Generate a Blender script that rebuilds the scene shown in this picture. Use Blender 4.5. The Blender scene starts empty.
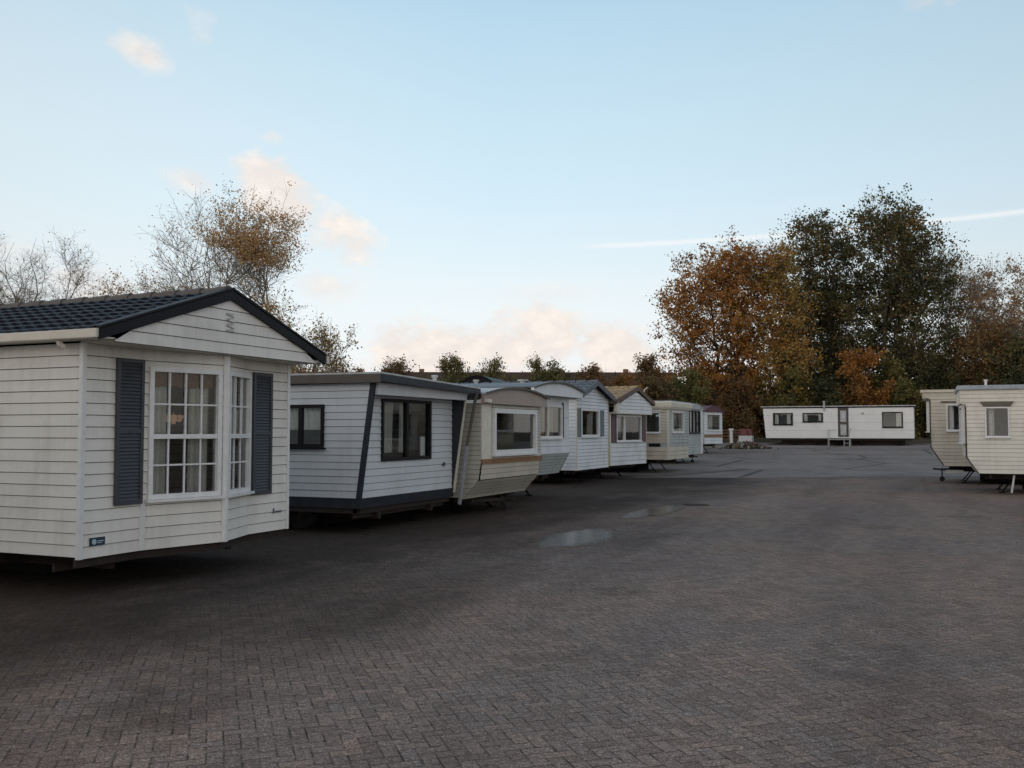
import bpy, math, random
import numpy as np
from mathutils import Vector, Matrix
R = math.radians
sc = bpy.context.scene
col = sc.collection

# ------------------------------------------------------------------ camera
cam_d = bpy.data.cameras.new('camera'); cam = bpy.data.objects.new('camera', cam_d); col.objects.link(cam)
cam_d.sensor_width = 36.0; cam_d.lens = 33.4; cam_d.clip_start = 0.1; cam_d.clip_end = 3000
cam.location = (0, 0, 1.8)
cam.rotation_euler = (R(90 + 2.862), 0, R(23.75))
sc.camera = cam

# ------------------------------------------------------------------ sky and sun
SUN_EL = R(4.0); SUN_AZ = R(228)          # azimuth clockwise from +Y: low, behind and left of the camera
w = bpy.data.worlds.new('World'); sc.world = w; w.use_nodes = True
nt = w.node_tree; nt.nodes.clear()
def N(tree, t, **k):
    n = tree.nodes.new(t)
    for a, v in k.items(): setattr(n, a, v)
    return n
class G:
    """tiny expression helper for math nodes"""
    def __init__(s, tree): s.t = tree
    def _in(s, n, i, v):
        if isinstance(v, (int, float)): n.inputs[i].default_value = v
        else: s.t.links.new(v, n.inputs[i])
    def m(s, op, a, b=0.0, c=None, clamp=False):
        n = s.t.nodes.new('ShaderNodeMath'); n.operation = op; n.use_clamp = clamp
        s._in(n, 0, a); s._in(n, 1, b)
        if c is not None: s._in(n, 2, c)
        return n.outputs[0]
    def mix(s, f, a, b, blend='MIX'):
        n = s.t.nodes.new('ShaderNodeMix'); n.data_type = 'RGBA'; n.blend_type = blend
        s._in(n, 0, f)
        for i, v in ((6, a), (7, b)):
            if isinstance(v, (tuple, list)): n.inputs[i].default_value = (*v[:3], 1)
            else: s.t.links.new(v, n.inputs[i])
        return n.outputs[2]
    def ramp(s, f, stops, interp='LINEAR'):
        n = s.t.nodes.new('ShaderNodeValToRGB'); n.color_ramp.interpolation = interp
        e = n.color_ramp.elements
        while len(e) > 1: e.remove(e[-1])
        e[0].position = stops[0][0]; e[0].color = (*stops[0][1], 1) if len(stops[0][1]) == 3 else stops[0][1]
        for p, c in stops[1:]:
            q = e.new(p); q.color = (*c, 1)
        s.t.links.new(f, n.inputs[0]); return n.outputs[0]
    def noise(s, vec, scale, detail=3, rough=0.55, dist=0.0):
        n = s.t.nodes.new('ShaderNodeTexNoise'); n.inputs['Scale'].default_value = scale
        n.inputs['Detail'].default_value = detail; n.inputs['Roughness'].default_value = rough
        n.inputs['Distortion'].default_value = dist
        if vec is not None: s.t.links.new(vec, n.inputs['Vector'])
        return n.outputs['Fac']
    def vscale(s, vec, xyz, rot=(0, 0, 0)):
        n = s.t.nodes.new('ShaderNodeMapping'); n.inputs['Scale'].default_value = xyz; n.inputs['Rotation'].default_value = rot
        s.t.links.new(vec, n.inputs[0]); return n.outputs[0]
g = G(nt)
sky = N(nt, 'ShaderNodeTexSky', sky_type='NISHITA', sun_disc=False, sun_elevation=R(4), sun_rotation=SUN_AZ,
        air_density=1.0, dust_density=1.2, ozone_density=1.6)
tc = N(nt, 'ShaderNodeTexCoord'); sep = N(nt, 'ShaderNodeSeparateXYZ'); nt.links.new(tc.outputs['Generated'], sep.inputs[0])
X_, Y_, Z_ = sep.outputs
AZ = g.m('ARCTAN2', X_, Y_)                       # azimuth, 0 at +Y, positive to +X
EL = g.m('ARCTAN2', Z_, g.m('SQRT', g.m('ADD', g.m('MULTIPLY', X_, X_), g.m('MULTIPLY', Y_, Y_))))
dirv = tc.outputs['Generated']
n_big = g.noise(g.vscale(dirv, (1, 1, 1.7)), 9, 6, 0.6)
n_fine = g.noise(g.vscale(dirv, (1, 1, 1.5)), 26, 5, 0.6)
cl_tex = g.m('ADD', g.m('MULTIPLY', n_big, 0.65), g.m('MULTIPLY', n_fine, 0.35))
def cloud(az, el, ra, re, tilt, amp, gain=5.0, soft=0.5):
    """gaussian patch in the sky (degrees) broken up by noise"""
    a = g.m('SUBTRACT', AZ, R(az)); e = g.m('SUBTRACT', EL, R(el))
    ct, st = math.cos(R(tilt)), math.sin(R(tilt))
    u = g.m('ADD', g.m('MULTIPLY', a, ct / R(ra)), g.m('MULTIPLY', e, st / R(ra)))
    v = g.m('ADD', g.m('MULTIPLY', a, -st / R(re)), g.m('MULTIPLY', e, ct / R(re)))
    r2 = g.m('ADD', g.m('MULTIPLY', u, u), g.m('MULTIPLY', v, v))
    gs = g.m('EXPONENT', g.m('MULTIPLY', r2, -1.0))
    t = g.m('ADD', g.m('SUBTRACT', gs, 0.42), g.m('MULTIPLY', g.m('SUBTRACT', cl_tex, 0.5), 3.4))
    return g.m('MULTIPLY', g.m('MULTIPLY', t, gain * 0.62, clamp=True), g.m('MULTIPLY', g.m('MULTIPLY', gs, 4.0, clamp=True), amp))
def AZD(px): return -23.75 + math.degrees(math.atan((px - 512) / 950))
def ELD(py, px): return math.degrees(math.atan((431.5 - py) / math.hypot(950, px - 512)))
masks = []
# cumulus bank low over the roofs, then single small clouds
for az, el, ra, re, ti, am, ga in (
        (-28.6, 4.6, 4.6, 2.3, 0, 1.0, 4.5), (-22.6, 4.9, 5.0, 2.7, 0, 1.0, 4.5), (-17.2, 4.6, 4.6, 2.4, 0, 1.0, 4.2), (-24.0, 3.4, 12.0, 2.0, 0, 0.85, 3.0),
        (-37.4, 13.6, 3.4, 2.0, -28, 1.0, 3.4), (-33.8, 11.9, 3.2, 1.5, -15, 1.0, 3.4), (-35.5, 8.3, 2.3, 1.0, 0, 0.7, 2.2),
        (-42.6, 14.3, 1.5, 0.9, 0, 0.75, 2.2), (-38.1, 16.9, 0.9, 0.5, 0, 0.7, 2.2),
        (-45.3, 20.6, 1.9, 0.85, -12, 0.85, 2.2), (-42.1, 22.5, 1.7, 1.5, -45, 0.6, 1.6), (5.0, 23.3, 5.0, 0.9, 3, 0.85, 2.4),
        (-22.0, 8.3, 7.5, 0.75, 0, 0.35, 1.6), (-52.0, 7.0, 9.0, 3.4, 0, 0.9, 2.0), (-33, 2.0, 14, 1.6, 0, 0.7, 2.0),
        (60, 9, 14, 4, 0, 0.9, 2.5), (100, 14, 18, 5, 10, 0.8, 2.5), (150, 8, 25, 4, 0, 0.8, 2.5), (-110, 12, 20, 5, -8, 0.8, 2.5)):
    masks.append(cloud(az, el, ra, re, ti, am, ga))
cm = masks[0]
for k in masks[1:]: cm = g.m('MAXIMUM', cm, k)
# contrail: a thin streak
a_ = g.m('SUBTRACT', AZ, R(-19.0)); line_ = g.m('SUBTRACT', EL, g.m('ADD', g.m('MULTIPLY', a_, 0.023), R(11.06)))
tr = g.m('EXPONENT', g.m('MULTIPLY', g.m('POWER', g.m('DIVIDE', line_, 0.0024), 2.0), -1.0))
tr = g.m('MULTIPLY', tr, g.m('MULTIPLY', g.m('ADD', a_, 0.02), 24.0, clamp=True))
tr = g.m('MULTIPLY', tr, g.m('MULTIPLY', g.m('SUBTRACT', n_big, 0.05), 3.4, clamp=True))
lowf = g.m('SUBTRACT', 1.0, g.m('DIVIDE', EL, R(13.0)), clamp=True)
SKYK = 1.0
K = 1 / 0.15
def kc(*c): return tuple(v * K for v in c)
eln = g.m('DIVIDE', EL, R(30.0), clamp=True)
# thin bright evening veil in the part of the sky the yard looks towards, clearer blue higher up
veil = g.ramp(eln, [(0.0, (0.93, 0.90, 0.85)), (0.13, (0.92, 0.94, 0.94)), (0.25, (0.86, 0.94, 0.97)), (0.45, (0.68, 0.86, 0.965)), (0.78, (0.50, 0.71, 0.86)), (1.0, (0.36, 0.58, 0.78))])
veil = g.mix(1.0, veil, (K, K, K), 'MULTIPLY')
# whiter towards the left
lw = g.m('MULTIPLY', g.m('SUBTRACT', R(-25.0), AZ), 1.5, clamp=True)
veil = g.mix(g.m('MULTIPLY', lw, g.m('SUBTRACT', 1.15, eln, clamp=True)), veil, kc(0.88, 0.96, 0.99))
da = g.m('DIVIDE', g.m('SUBTRACT', AZ, R(-28.0)), R(62.0))
wa = g.m('EXPONENT', g.m('MULTIPLY', g.m('MULTIPLY', da, da), -1.0))
we = g.m('SUBTRACT', 1.0, g.m('DIVIDE', g.m('SUBTRACT', EL, R(26.0)), R(30.0), clamp=True))
vf = g.m('MULTIPLY', wa, we)
cool = g.mix(1.0, sky.outputs[0], (1.35, 1.3, 1.3), 'MULTIPLY')
cool = g.mix(0.55, cool, kc(0.46, 0.50, 0.56))
# afterglow round the low sun behind the camera
hd = g.m('ADD', g.m('MULTIPLY', X_, math.sin(R(180))), g.m('MULTIPLY', Y_, math.cos(R(180))))
wb = g.m('MULTIPLY', g.m('MULTIPLY', g.m('ADD', hd, 0.45), 0.85, clamp=True), g.m('SUBTRACT', 1.0, g.m('DIVIDE', EL, R(42.0)), clamp=True))
cool = g.mix(wb, cool, kc(1.64, 1.54, 1.42))
skyc = g.mix(vf, cool, veil)
ccol = g.mix(lowf, kc(1.0, 0.93, 0.87), kc(1.0, 0.90, 0.82))
shade_c = g.mix(g.m('MULTIPLY', g.m('SUBTRACT', n_fine, 0.45), 5.0, clamp=True), g.mix(1.0, ccol, (0.88, 0.885, 0.90), 'MULTIPLY'), ccol)
ccol2 = g.mix(vf, g.mix(1.0, shade_c, (0.35, 0.33, 0.33), 'MULTIPLY'), shade_c)
fin = g.mix(g.m('MULTIPLY', tr, 0.6), g.mix(cm, skyc, ccol2), kc(0.97, 0.97, 0.97))
bg = N(nt, 'ShaderNodeBackground'); bg.inputs['Strength'].default_value = 0.15
wo = N(nt, 'ShaderNodeOutputWorld'); nt.links.new(fin, bg.inputs[0]); nt.links.new(bg.outputs[0], wo.inputs[0])

sun_d = bpy.data.lights.new('sun', 'SUN'); sun = bpy.data.objects.new('sun', sun_d); col.objects.link(sun)
sun_d.energy = 0.13; sun_d.angle = R(3.0); sun_d.color = (1.0, 0.62, 0.38)
sdir = Vector((math.sin(SUN_AZ) * math.cos(SUN_EL), math.cos(SUN_AZ) * math.cos(SUN_EL), math.sin(SUN_EL)))
sun.rotation_euler = sdir.to_track_quat('Z', 'Y').to_euler()
sc.view_settings.view_transform = 'Standard'; sc.view_settings.look = 'None'
sc.view_settings.exposure = 0.0; sc.view_settings.gamma = 1.0

# ------------------------------------------------------------------ materials
def pbsdf(name):
    m = bpy.data.materials.new(name); m.use_nodes = True
    t = m.node_tree; b = t.nodes['Principled BSDF']; return m, t, b, G(t)
def objco(t):
    return t.nodes.new('ShaderNodeTexCoord').outputs['Object']
def bump(t, h, dist, strength=1.0):
    b = t.nodes.new('ShaderNodeBump'); b.inputs['Distance'].default_value = dist; b.inputs['Strength'].default_value = strength
    t.links.new(h, b.inputs['Height']); return b.outputs[0]
def plain(name, c, rough=0.5, var=0.12, scale=6.0, metal=0.0, bumpd=0.0, spec=0.5):
    m, t, b, q = pbsdf(name)
    v = objco(t)
    n = q.noise(v, scale, 5, 0.6)
    lo = tuple(x * (1 - var) for x in c); hi = tuple(min(1, x * (1 + var)) for x in c)
    t.links.new(q.ramp(n, [(0.3, lo), (0.7, hi)]), b.inputs['Base Color'])
    t.links.new(q.m('ADD', q.m('MULTIPLY', n, 0.25), rough - 0.12), b.inputs['Roughness'])
    b.inputs['Metallic'].default_value = metal; b.inputs['Specular IOR Level'].default_value = spec
    if bumpd: t.links.new(bump(t, q.noise(v, scale * 8, 3), bumpd), b.inputs['Normal'])
    return m
def siding_mat(name, c, dirt=0.35, green=0.0):
    """weathered painted boards: rain streaks, film of grime, a few stains"""
    m, t, b, q = pbsdf(name); v = objco(t)
    streak = q.noise(q.vscale(v, (7, 7, 0.5)), 1.6, 5, 0.65)
    blot = q.noise(v, 1.3, 5, 0.6); fine = q.noise(v, 45, 3, 0.6)
    board = q.noise(q.vscale(v, (0.25, 0.25, 8.0)), 1.0, 1, 0.5)
    c0 = tuple(x * 0.93 for x in c)
    base = q.mix(board, c0, c)
    f = q.m('MULTIPLY', q.m('SUBTRACT', q.m('ADD', q.m('MULTIPLY', streak, 0.35), q.m('MULTIPLY', blot, 0.65)), 0.46), 3.6, clamp=True)
    gr = (0.17, 0.16, 0.12) if not green else (0.14, 0.16, 0.09)
    base = q.mix(q.m('MULTIPLY', f, dirt), base, gr)
    base = q.mix(q.m('MULTIPLY', fine, 0.12), base, (0.3, 0.29, 0.27))
    t.links.new(base, b.inputs['Base Color'])
    t.links.new(q.m('ADD', q.m('MULTIPLY', blot, 0.3), 0.34), b.inputs['Roughness'])
    t.links.new(bump(t, q.m('ADD', q.m('MULTIPLY', fine, 0.3), q.m('MULTIPLY', q.noise(v, 1.3, 1), 2.0)), 0.003), b.inputs['Normal'])
    return m
M = {}
M['sid1'] = siding_mat('cream_boards', (0.82, 0.80, 0.76), 0.34)
M['sid2'] = siding_mat('bluish_white_boards', (0.63, 0.665, 0.71), 0.25)
M['sid3'] = siding_mat('beige_ribbed_panel', (0.56, 0.54, 0.48), 0.40, 0)
M['sid4'] = siding_mat('pale_blue_boards', (0.55, 0.61, 0.63), 0.40, 1)
M['sid5'] = siding_mat('white_blue_boards', (0.78, 0.83, 0.90), 0.30)
M['sid6'] = siding_mat('white_gable_boards', (0.76, 0.80, 0.84), 0.35)
M['sid7'] = siding_mat('ivory_boards', (0.63, 0.58, 0.49), 0.40)
M['sid8'] = siding_mat('grey_blue_boards', (0.46, 0.51, 0.52), 0.45, 1)
M['sidF'] = siding_mat('far_white_panel', (0.86, 0.87, 0.87), 0.15)
M['sidR1'] = siding_mat('pale_cream_boards', (0.80, 0.78, 0.70), 0.30)
M['sidR2'] = siding_mat('dull_beige_boards', (0.64, 0.59, 0.50), 0.40)
M['white'] = plain('white_trim', (0.74, 0.75, 0.76), 0.4, 0.08, 9)
M['cream_trim'] = plain('cream_trim', (0.70, 0.67, 0.58), 0.45, 0.10, 6)
M['gutter'] = plain('cream_gutter', (0.66, 0.62, 0.54), 0.4, 0.10, 3)
M['navy'] = plain('dark_blue_trim', (0.030, 0.035, 0.045), 0.5, 0.25, 5, spec=0.2)
M['shutter'] = plain('blue_grey_shutter', (0.046, 0.051, 0.063), 0.5, 0.15, 8)
M['black'] = plain('black_trim', (0.014, 0.014, 0.018), 0.5, 0.3, 5, spec=0.15)
M['brown'] = plain('brown_fascia', (0.10, 0.085, 0.075), 0.6, 0.2, 5)
M['maroon'] = plain('maroon_trim', (0.10, 0.035, 0.05), 0.5, 0.2, 5)
M['barge_brown'] = plain('brown_barge_paint', (0.13, 0.085, 0.07), 0.6, 0.2, 5)
M['tan_strip'] = plain('tan_strip', (0.27, 0.15, 0.075), 0.6, 0.25, 8)
M['pinkbrown'] = siding_mat('faded_brown_panel', (0.38, 0.31, 0.28), 0.3)
M['gs_shut'] = plain('grey_green_shutter', (0.13, 0.18, 0.19), 0.5, 0.15, 8)
M['chassis'] = plain('rusty_chassis', (0.026, 0.017, 0.014), 0.8, 0.5, 12, bumpd=0.003)
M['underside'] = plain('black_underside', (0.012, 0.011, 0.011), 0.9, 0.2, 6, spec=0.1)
M['steel'] = plain('galvanised_steel', (0.40, 0.41, 0.42), 0.45, 0.2, 14, metal=0.6)
M['zinc_g2'] = plain('weathered_grey_pipe', (0.26, 0.28, 0.31), 0.6, 0.2, 6)
M['dark_metal'] = plain('dark_grey_metal', (0.035, 0.040, 0.05), 0.5, 0.3, 6, spec=0.25)
M['zinc'] = plain('zinc_roof', (0.12, 0.135, 0.16), 0.5, 0.3, 5, metal=0.2)
M['zinc_lt'] = plain('pale_metal_roof', (0.48, 0.50, 0.51), 0.5, 0.25, 5)
M['rubber'] = plain('tyre_rubber', (0.015, 0.015, 0.016), 0.8, 0.2, 12)
M['curtain'] = plain('net_curtain', (0.62, 0.60, 0.56), 0.9, 0.10, 20)
M['curt_warm'] = plain('sand_curtain', (0.42, 0.30, 0.17), 0.9, 0.15, 12)
M['valance'] = plain('red_brown_valance', (0.22, 0.10, 0.06), 0.9, 0.25, 25)
M['curt_dark'] = plain('plum_curtain', (0.08, 0.04, 0.06), 0.9, 0.2, 12)
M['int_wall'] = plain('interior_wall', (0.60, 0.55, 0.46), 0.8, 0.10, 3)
M['sofa'] = plain('sofa_cloth', (0.16, 0.13, 0.12), 0.9, 0.3, 12)
M['wood'] = plain('weathered_wood', (0.17, 0.095, 0.055), 0.75, 0.3, 10, bumpd=0.003)
M['conc'] = plain('concrete', (0.30, 0.29, 0.27), 0.85, 0.2, 7, bumpd=0.004)
M['red'] = plain('red_brown_paint', (0.20, 0.05, 0.045), 0.55, 0.3, 7)
M['bark_pale'] = plain('pale_bark', (0.24, 0.21, 0.17), 0.9, 0.35, 4, bumpd=0.01)
M['bark'] = plain('dark_bark', (0.085, 0.07, 0.055), 0.9, 0.35, 4, bumpd=0.01)
M['brick'] = None
M['joint_light'] = plain('pale_board_joint', (0.24, 0.23, 0.20), 0.9, 0.3, 5)
M['joint_mid'] = plain('grey_board_joint', (0.15, 0.147, 0.14), 0.9, 0.3, 5)
M['joint'] = plain('shaded_board_joint', (0.11, 0.112, 0.115), 0.9, 0.3, 5)  # joint tones paint the shade of the gaps between boards

def glass_mat(name, tint=(0.86, 0.9, 0.9), refl=1.0):
    m = bpy.data.materials.new(name); m.use_nodes = True; t = m.node_tree; t.nodes.clear()
    o = N(t, 'ShaderNodeOutputMaterial'); mx = N(t, 'ShaderNodeMixShader')
    tr = N(t, 'ShaderNodeBsdfTransparent'); tr.inputs[0].default_value = (*tint, 1)
    gl = N(t, 'ShaderNodeBsdfGlossy'); gl.inputs['Roughness'].default_value = 0.02; gl.inputs[0].default_value = (1, 1, 1, 1)
    fr = N(t, 'ShaderNodeFresnel'); fr.inputs['IOR'].default_value = 1.5
    q = G(t)
    nb = bump(t, q.noise(objco(t), 0.8, 1), 0.0015)
    t.links.new(nb, gl.inputs['Normal'])
    f = q.m('MULTIPLY', fr.outputs[0], 1.25 * refl, clamp=True)
    t.links.new(f, mx.inputs[0]); t.links.new(tr.outputs[0], mx.inputs[1]); t.links.new(gl.outputs[0], mx.inputs[2])
    t.links.new(mx.outputs[0], o.inputs[0]); return m
M['glass'] = glass_mat('window_glass')

def roof_tile_mat(name, c, rough=0.35, spec=0.5):
    m, t, b, q = pbsdf(name); v = objco(t)
    n = q.noise(v, 3, 5, 0.65); f = q.noise(v, 30, 3, 0.6)
    base = q.mix(q.m('MULTIPLY', q.m('SUBTRACT', n, 0.45), 3.0, clamp=True), c, tuple(min(1, x * 1.6 + 0.01) for x in c))
    t.links.new(base, b.inputs['Base Color'])
    t.links.new(q.m('ADD', q.m('MULTIPLY', f, 0.3), rough - 0.15), b.inputs['Roughness'])
    b.inputs['Specular IOR Level'].default_value = spec
    return m
M['tile1'] = roof_tile_mat('glazed_blue_black_tile', (0.011, 0.013, 0.022), 0.45, 0.09)
M['tile5'] = roof_tile_mat('slate_grey_sheet_tile', (0.11, 0.13, 0.16), 0.5)
M['tile6'] = roof_tile_mat('sandy_sheet_tile', (0.34, 0.25, 0.14), 0.6)

def paver_mat():
    m, t, b, q = pbsdf('herringbone_pavers')
    geo = N(t, 'ShaderNodeNewGeometry'); pos = geo.outputs['Position']
    mp = N(t, 'ShaderNodeMapping'); mp.vector_type = 'POINT'
    U = 0.095
    mp.inputs['Rotation'].default_value = (0, 0, R(49)); mp.inputs['Scale'].default_value = (1 / U, 1 / U, 1 / U)
    # slight unevenness of the laying
    wob = N(t, 'ShaderNodeTexNoise'); wob.inputs['Scale'].default_value = 0.5; t.links.new(pos, wob.inputs['Vector'])
    wsub = N(t, 'ShaderNodeVectorMath', operation='SCALE'); wsub.inputs['Scale'].default_value = 0.05
    t.links.new(wob.outputs['Color'], wsub.inputs[0])
    wadd = N(t, 'ShaderNodeVectorMath', operation='ADD'); t.links.new(pos, wadd.inputs[0]); t.links.new(wsub.outputs[0], wadd.inputs[1])
    t.links.new(wadd.outputs[0], mp.inputs[0])
    s = N(t, 'ShaderNodeSeparateXYZ'); t.links.new(mp.outputs[0], s.inputs[0])
    x, y = s.outputs[0], s.outputs[1]
    i = q.m('FLOOR', x); j = q.m('FLOOR', y); fx = q.m('SUBTRACT', x, i); fy = q.m('SUBTRACT', y, j)
    d = q.m('FLOORED_MODULO', q.m('SUBTRACT', i, j), 4.0)
    def eq(v): return q.m('COMPARE', d, float(v), 0.25)
    e0, e1, e2, e3 = eq(0), eq(1), eq(2), eq(3)
    big = 5.0
    dl = q.m('ADD', fx, q.m('MULTIPLY', e1, big)); dr = q.m('ADD', q.m('SUBTRACT', 1.0, fx), q.m('MULTIPLY', e0, big))
    db = q.m('ADD', fy, q.m('MULTIPLY', e2, big)); dt = q.m('ADD', q.m('SUBTRACT', 1.0, fy), q.m('MULTIPLY', e3, big))
    ed = q.m('MINIMUM', q.m('MINIMUM', dl, dr), q.m('MINIMUM', db, dt))
    idx = q.m('SUBTRACT', i, e1); idy = q.m('SUBTRACT', j, e2)
    cb = N(t, 'ShaderNodeCombineXYZ'); t.links.new(idx, cb.inputs[0]); t.links.new(idy, cb.inputs[1]); 
    wn = N(t, 'ShaderNodeTexWhiteNoise'); wn.noise_dimensions = '3D'; t.links.new(cb.outputs[0], wn.inputs['Vector'])
    rnd = wn.outputs['Value']
    big_n = q.noise(pos, 0.13, 5, 0.6); mid = q.noise(pos, 0.9, 5, 0.65); fine = q.noise(pos, 60, 4, 0.75)
    speck = q.noise(pos, 170, 2, 0.6)
    colr = q.ramp(rnd, [(0.0, (0.168, 0.136, 0.121)), (0.35, (0.196, 0.161, 0.146)), (0.7, (0.208, 0.176, 0.163)), (1.0, (0.240, 0.192, 0.165))])
    colr = q.mix(q.m('MULTIPLY', q.m('SUBTRACT', big_n, 0.42), 4.0, clamp=True), colr, q.mix(1.0, colr, (1.22, 1.08, 0.95), 'MULTIPLY'))
    colr = q.mix(q.m('MULTIPLY', q.m('SUBTRACT', mid, 0.52), 4.0, clamp=True), colr, q.mix(1.0, colr, (0.66, 0.64, 0.66), 'MULTIPLY'))
    colr = q.mix(q.m('MULTIPLY', q.m('SUBTRACT', fine, 0.50), 5.5, clamp=True), colr, q.mix(1.0, colr, (1.55, 1.5, 1.5), 'MULTIPLY'))
    colr = q.mix(q.m('MULTIPLY', q.m('SUBTRACT', 0.45, fine), 7.0, clamp=True), colr, q.mix(1.0, colr, (0.55, 0.55, 0.55), 'MULTIPLY'))
    colr = q.mix(q.m('MULTIPLY', q.m('SUBTRACT', speck, 0.64), 9.0, clamp=True), colr, (0.5, 0.48, 0.46))
    grit = q.noise(pos, 28, 5, 0.8)
    colr = q.mix(1.0, colr, q.ramp(grit, [(0.30, (0.45, 0.44, 0.44)), (0.47, (0.92, 0.92, 0.92)), (0.56, (1.15, 1.15, 1.15)), (0.70, (2.1, 2.05, 2.0))]), 'MULTIPLY')
    grit2 = q.noise(pos, 85, 3, 0.8)
    colr = q.mix(1.0, colr, q.ramp(grit2, [(0.34, (0.55, 0.55, 0.55)), (0.5, (1.0, 1.0, 1.0)), (0.66, (1.9, 1.9, 1.9))]), 'MULTIPLY')
    # long worn tracks along the yard, pale dust and darker damp fields
    trk = q.noise(q.vscale(pos, (0.55, 0.07, 1)), 1.0, 4, 0.6)
    colr = q.mix(1.0, colr, q.ramp(trk, [(0.32, (0.70, 0.68, 0.68)), (0.5, (1.0, 1.0, 1.0)), (0.68, (1.22, 1.18, 1.14))]), 'MULTIPLY')
    # darker strip of paving along the left row, ragged edge
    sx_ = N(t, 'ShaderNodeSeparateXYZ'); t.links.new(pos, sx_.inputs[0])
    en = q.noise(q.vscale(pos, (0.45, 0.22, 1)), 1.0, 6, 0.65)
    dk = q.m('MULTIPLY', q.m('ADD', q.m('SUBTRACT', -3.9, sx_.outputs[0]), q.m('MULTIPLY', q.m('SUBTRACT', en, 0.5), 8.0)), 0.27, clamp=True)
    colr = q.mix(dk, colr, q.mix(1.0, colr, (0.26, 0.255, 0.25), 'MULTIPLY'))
    # oil and damp stains
    st = q.noise(q.vscale(pos, (0.5, 0.35, 1)), 1.0, 4, 0.6)
    colr = q.mix(q.m('MULTIPLY', q.m('SUBTRACT', st, 0.60), 6.0, clamp=True), colr, q.mix(1.0, colr, (0.5, 0.47, 0.45), 'MULTIPLY'))
    jn = q.m('MULTIPLY', q.m('ADD', ed, q.m('MULTIPLY', q.m('SUBTRACT', q.noise(pos, 24, 3, 0.6), 0.5), 0.22)), 1.0)
    joint = q.m('SUBTRACT', 1.0, q.m('MULTIPLY', q.m('SUBTRACT', jn, 0.006), 12.5, clamp=True))
    joint = q.m('MULTIPLY', joint, q.m('ADD', 0.22, q.m('MULTIPLY', q.m('SUBTRACT', q.noise(pos, 5.0, 4, 0.7), 0.36), 3.4, clamp=True)), clamp=True)
    moss = q.mix(q.m('MULTIPLY', q.m('SUBTRACT', mid, 0.40), 4.0, clamp=True), (0.045, 0.038, 0.033), (0.06, 0.058, 0.040))
    colr = q.mix(joint, colr, moss)
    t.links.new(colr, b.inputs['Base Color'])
    rg = q.m('ADD', 0.85, q.m('MULTIPLY', q.m('SUBTRACT', mid, 0.5), -0.55))
    t.links.new(rg, b.inputs['Roughness']); b.inputs['Specular IOR Level'].default_value = 0.12
    hgt = q.m('ADD', q.m('MULTIPLY', q.m('MULTIPLY', ed, 9.0, clamp=True), 0.6), q.m('ADD', q.m('MULTIPLY', fine, 0.55), q.m('MULTIPLY', rnd, 0.12)))
    t.links.new(bump(t, hgt, 0.006), b.inputs['Normal'])
    return m
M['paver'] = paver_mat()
def asphalt_mat():
    m, t, b, q = pbsdf('old_grey_asphalt')
    pos = N(t, 'ShaderNodeNewGeometry').outputs['Position']
    a = q.noise(pos, 0.22, 5, 0.6); c = q.noise(pos, 1.1, 5, 0.65); f = q.noise(pos, 30, 4, 0.7)
    base = q.ramp(a, [(0.3, (0.19, 0.17, 0.16)), (0.5, (0.255, 0.23, 0.218)), (0.7, (0.30, 0.27, 0.255))])
    base = q.mix(q.m('MULTIPLY', q.m('SUBTRACT', c, 0.52), 4.0, clamp=True), base, q.mix(1.0, base, (0.6, 0.6, 0.6), 'MULTIPLY'))
    base = q.mix(q.m('MULTIPLY', q.m('SUBTRACT', f, 0.5), 2.0, clamp=True), base, q.mix(1.0, base, (1.35, 1.35, 1.35), 'MULTIPLY'))
    vn = N(t, 'ShaderNodeTexVoronoi'); vn.feature = 'DISTANCE_TO_EDGE'; vn.inputs['Scale'].default_value = 0.16
    t.links.new(pos, vn.inputs['Vector'])
    crack = q.m('SUBTRACT', 1.0, q.m('MULTIPLY', q.m('ADD', vn.outputs[0], q.m('MULTIPLY', q.m('SUBTRACT', c, 0.5), 0.05)), 45.0, clamp=True))
    base = q.mix(q.m('MULTIPLY', crack, 0.7), base, (0.03, 0.028, 0.026))
    t.links.new(base, b.inputs['Base Color'])
    t.links.new(q.m('ADD', 0.55, q.m('MULTIPLY', c, 0.25)), b.inputs['Roughness']); b.inputs['Specular IOR Level'].default_value = 0.05
    t.links.new(bump(t, f, 0.01), b.inputs['Normal'])
    return m
M['asphalt'] = asphalt_mat()
def soil_mat():
    m, t, b, q = pbsdf('leafy_soil')
    pos = N(t, 'ShaderNodeNewGeometry').outputs['Position']
    a = q.noise(pos, 0.5, 6, 0.65); f = q.noise(pos, 7, 4, 0.7)
    base = q.ramp(a, [(0.35, (0.035, 0.045, 0.02)), (0.5, (0.06, 0.05, 0.03)), (0.68, (0.11, 0.07, 0.035))])
    base = q.mix(q.m('MULTIPLY', q.m('SUBTRACT', f, 0.5), 3.0, clamp=True), base, (0.15, 0.08, 0.03))
    t.links.new(base, b.inputs['Base Color']); b.inputs['Roughness'].default_value = 0.95
    t.links.new(bump(t, f, 0.05), b.inputs['Normal']); return m
M['soil'] = soil_mat()
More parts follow.
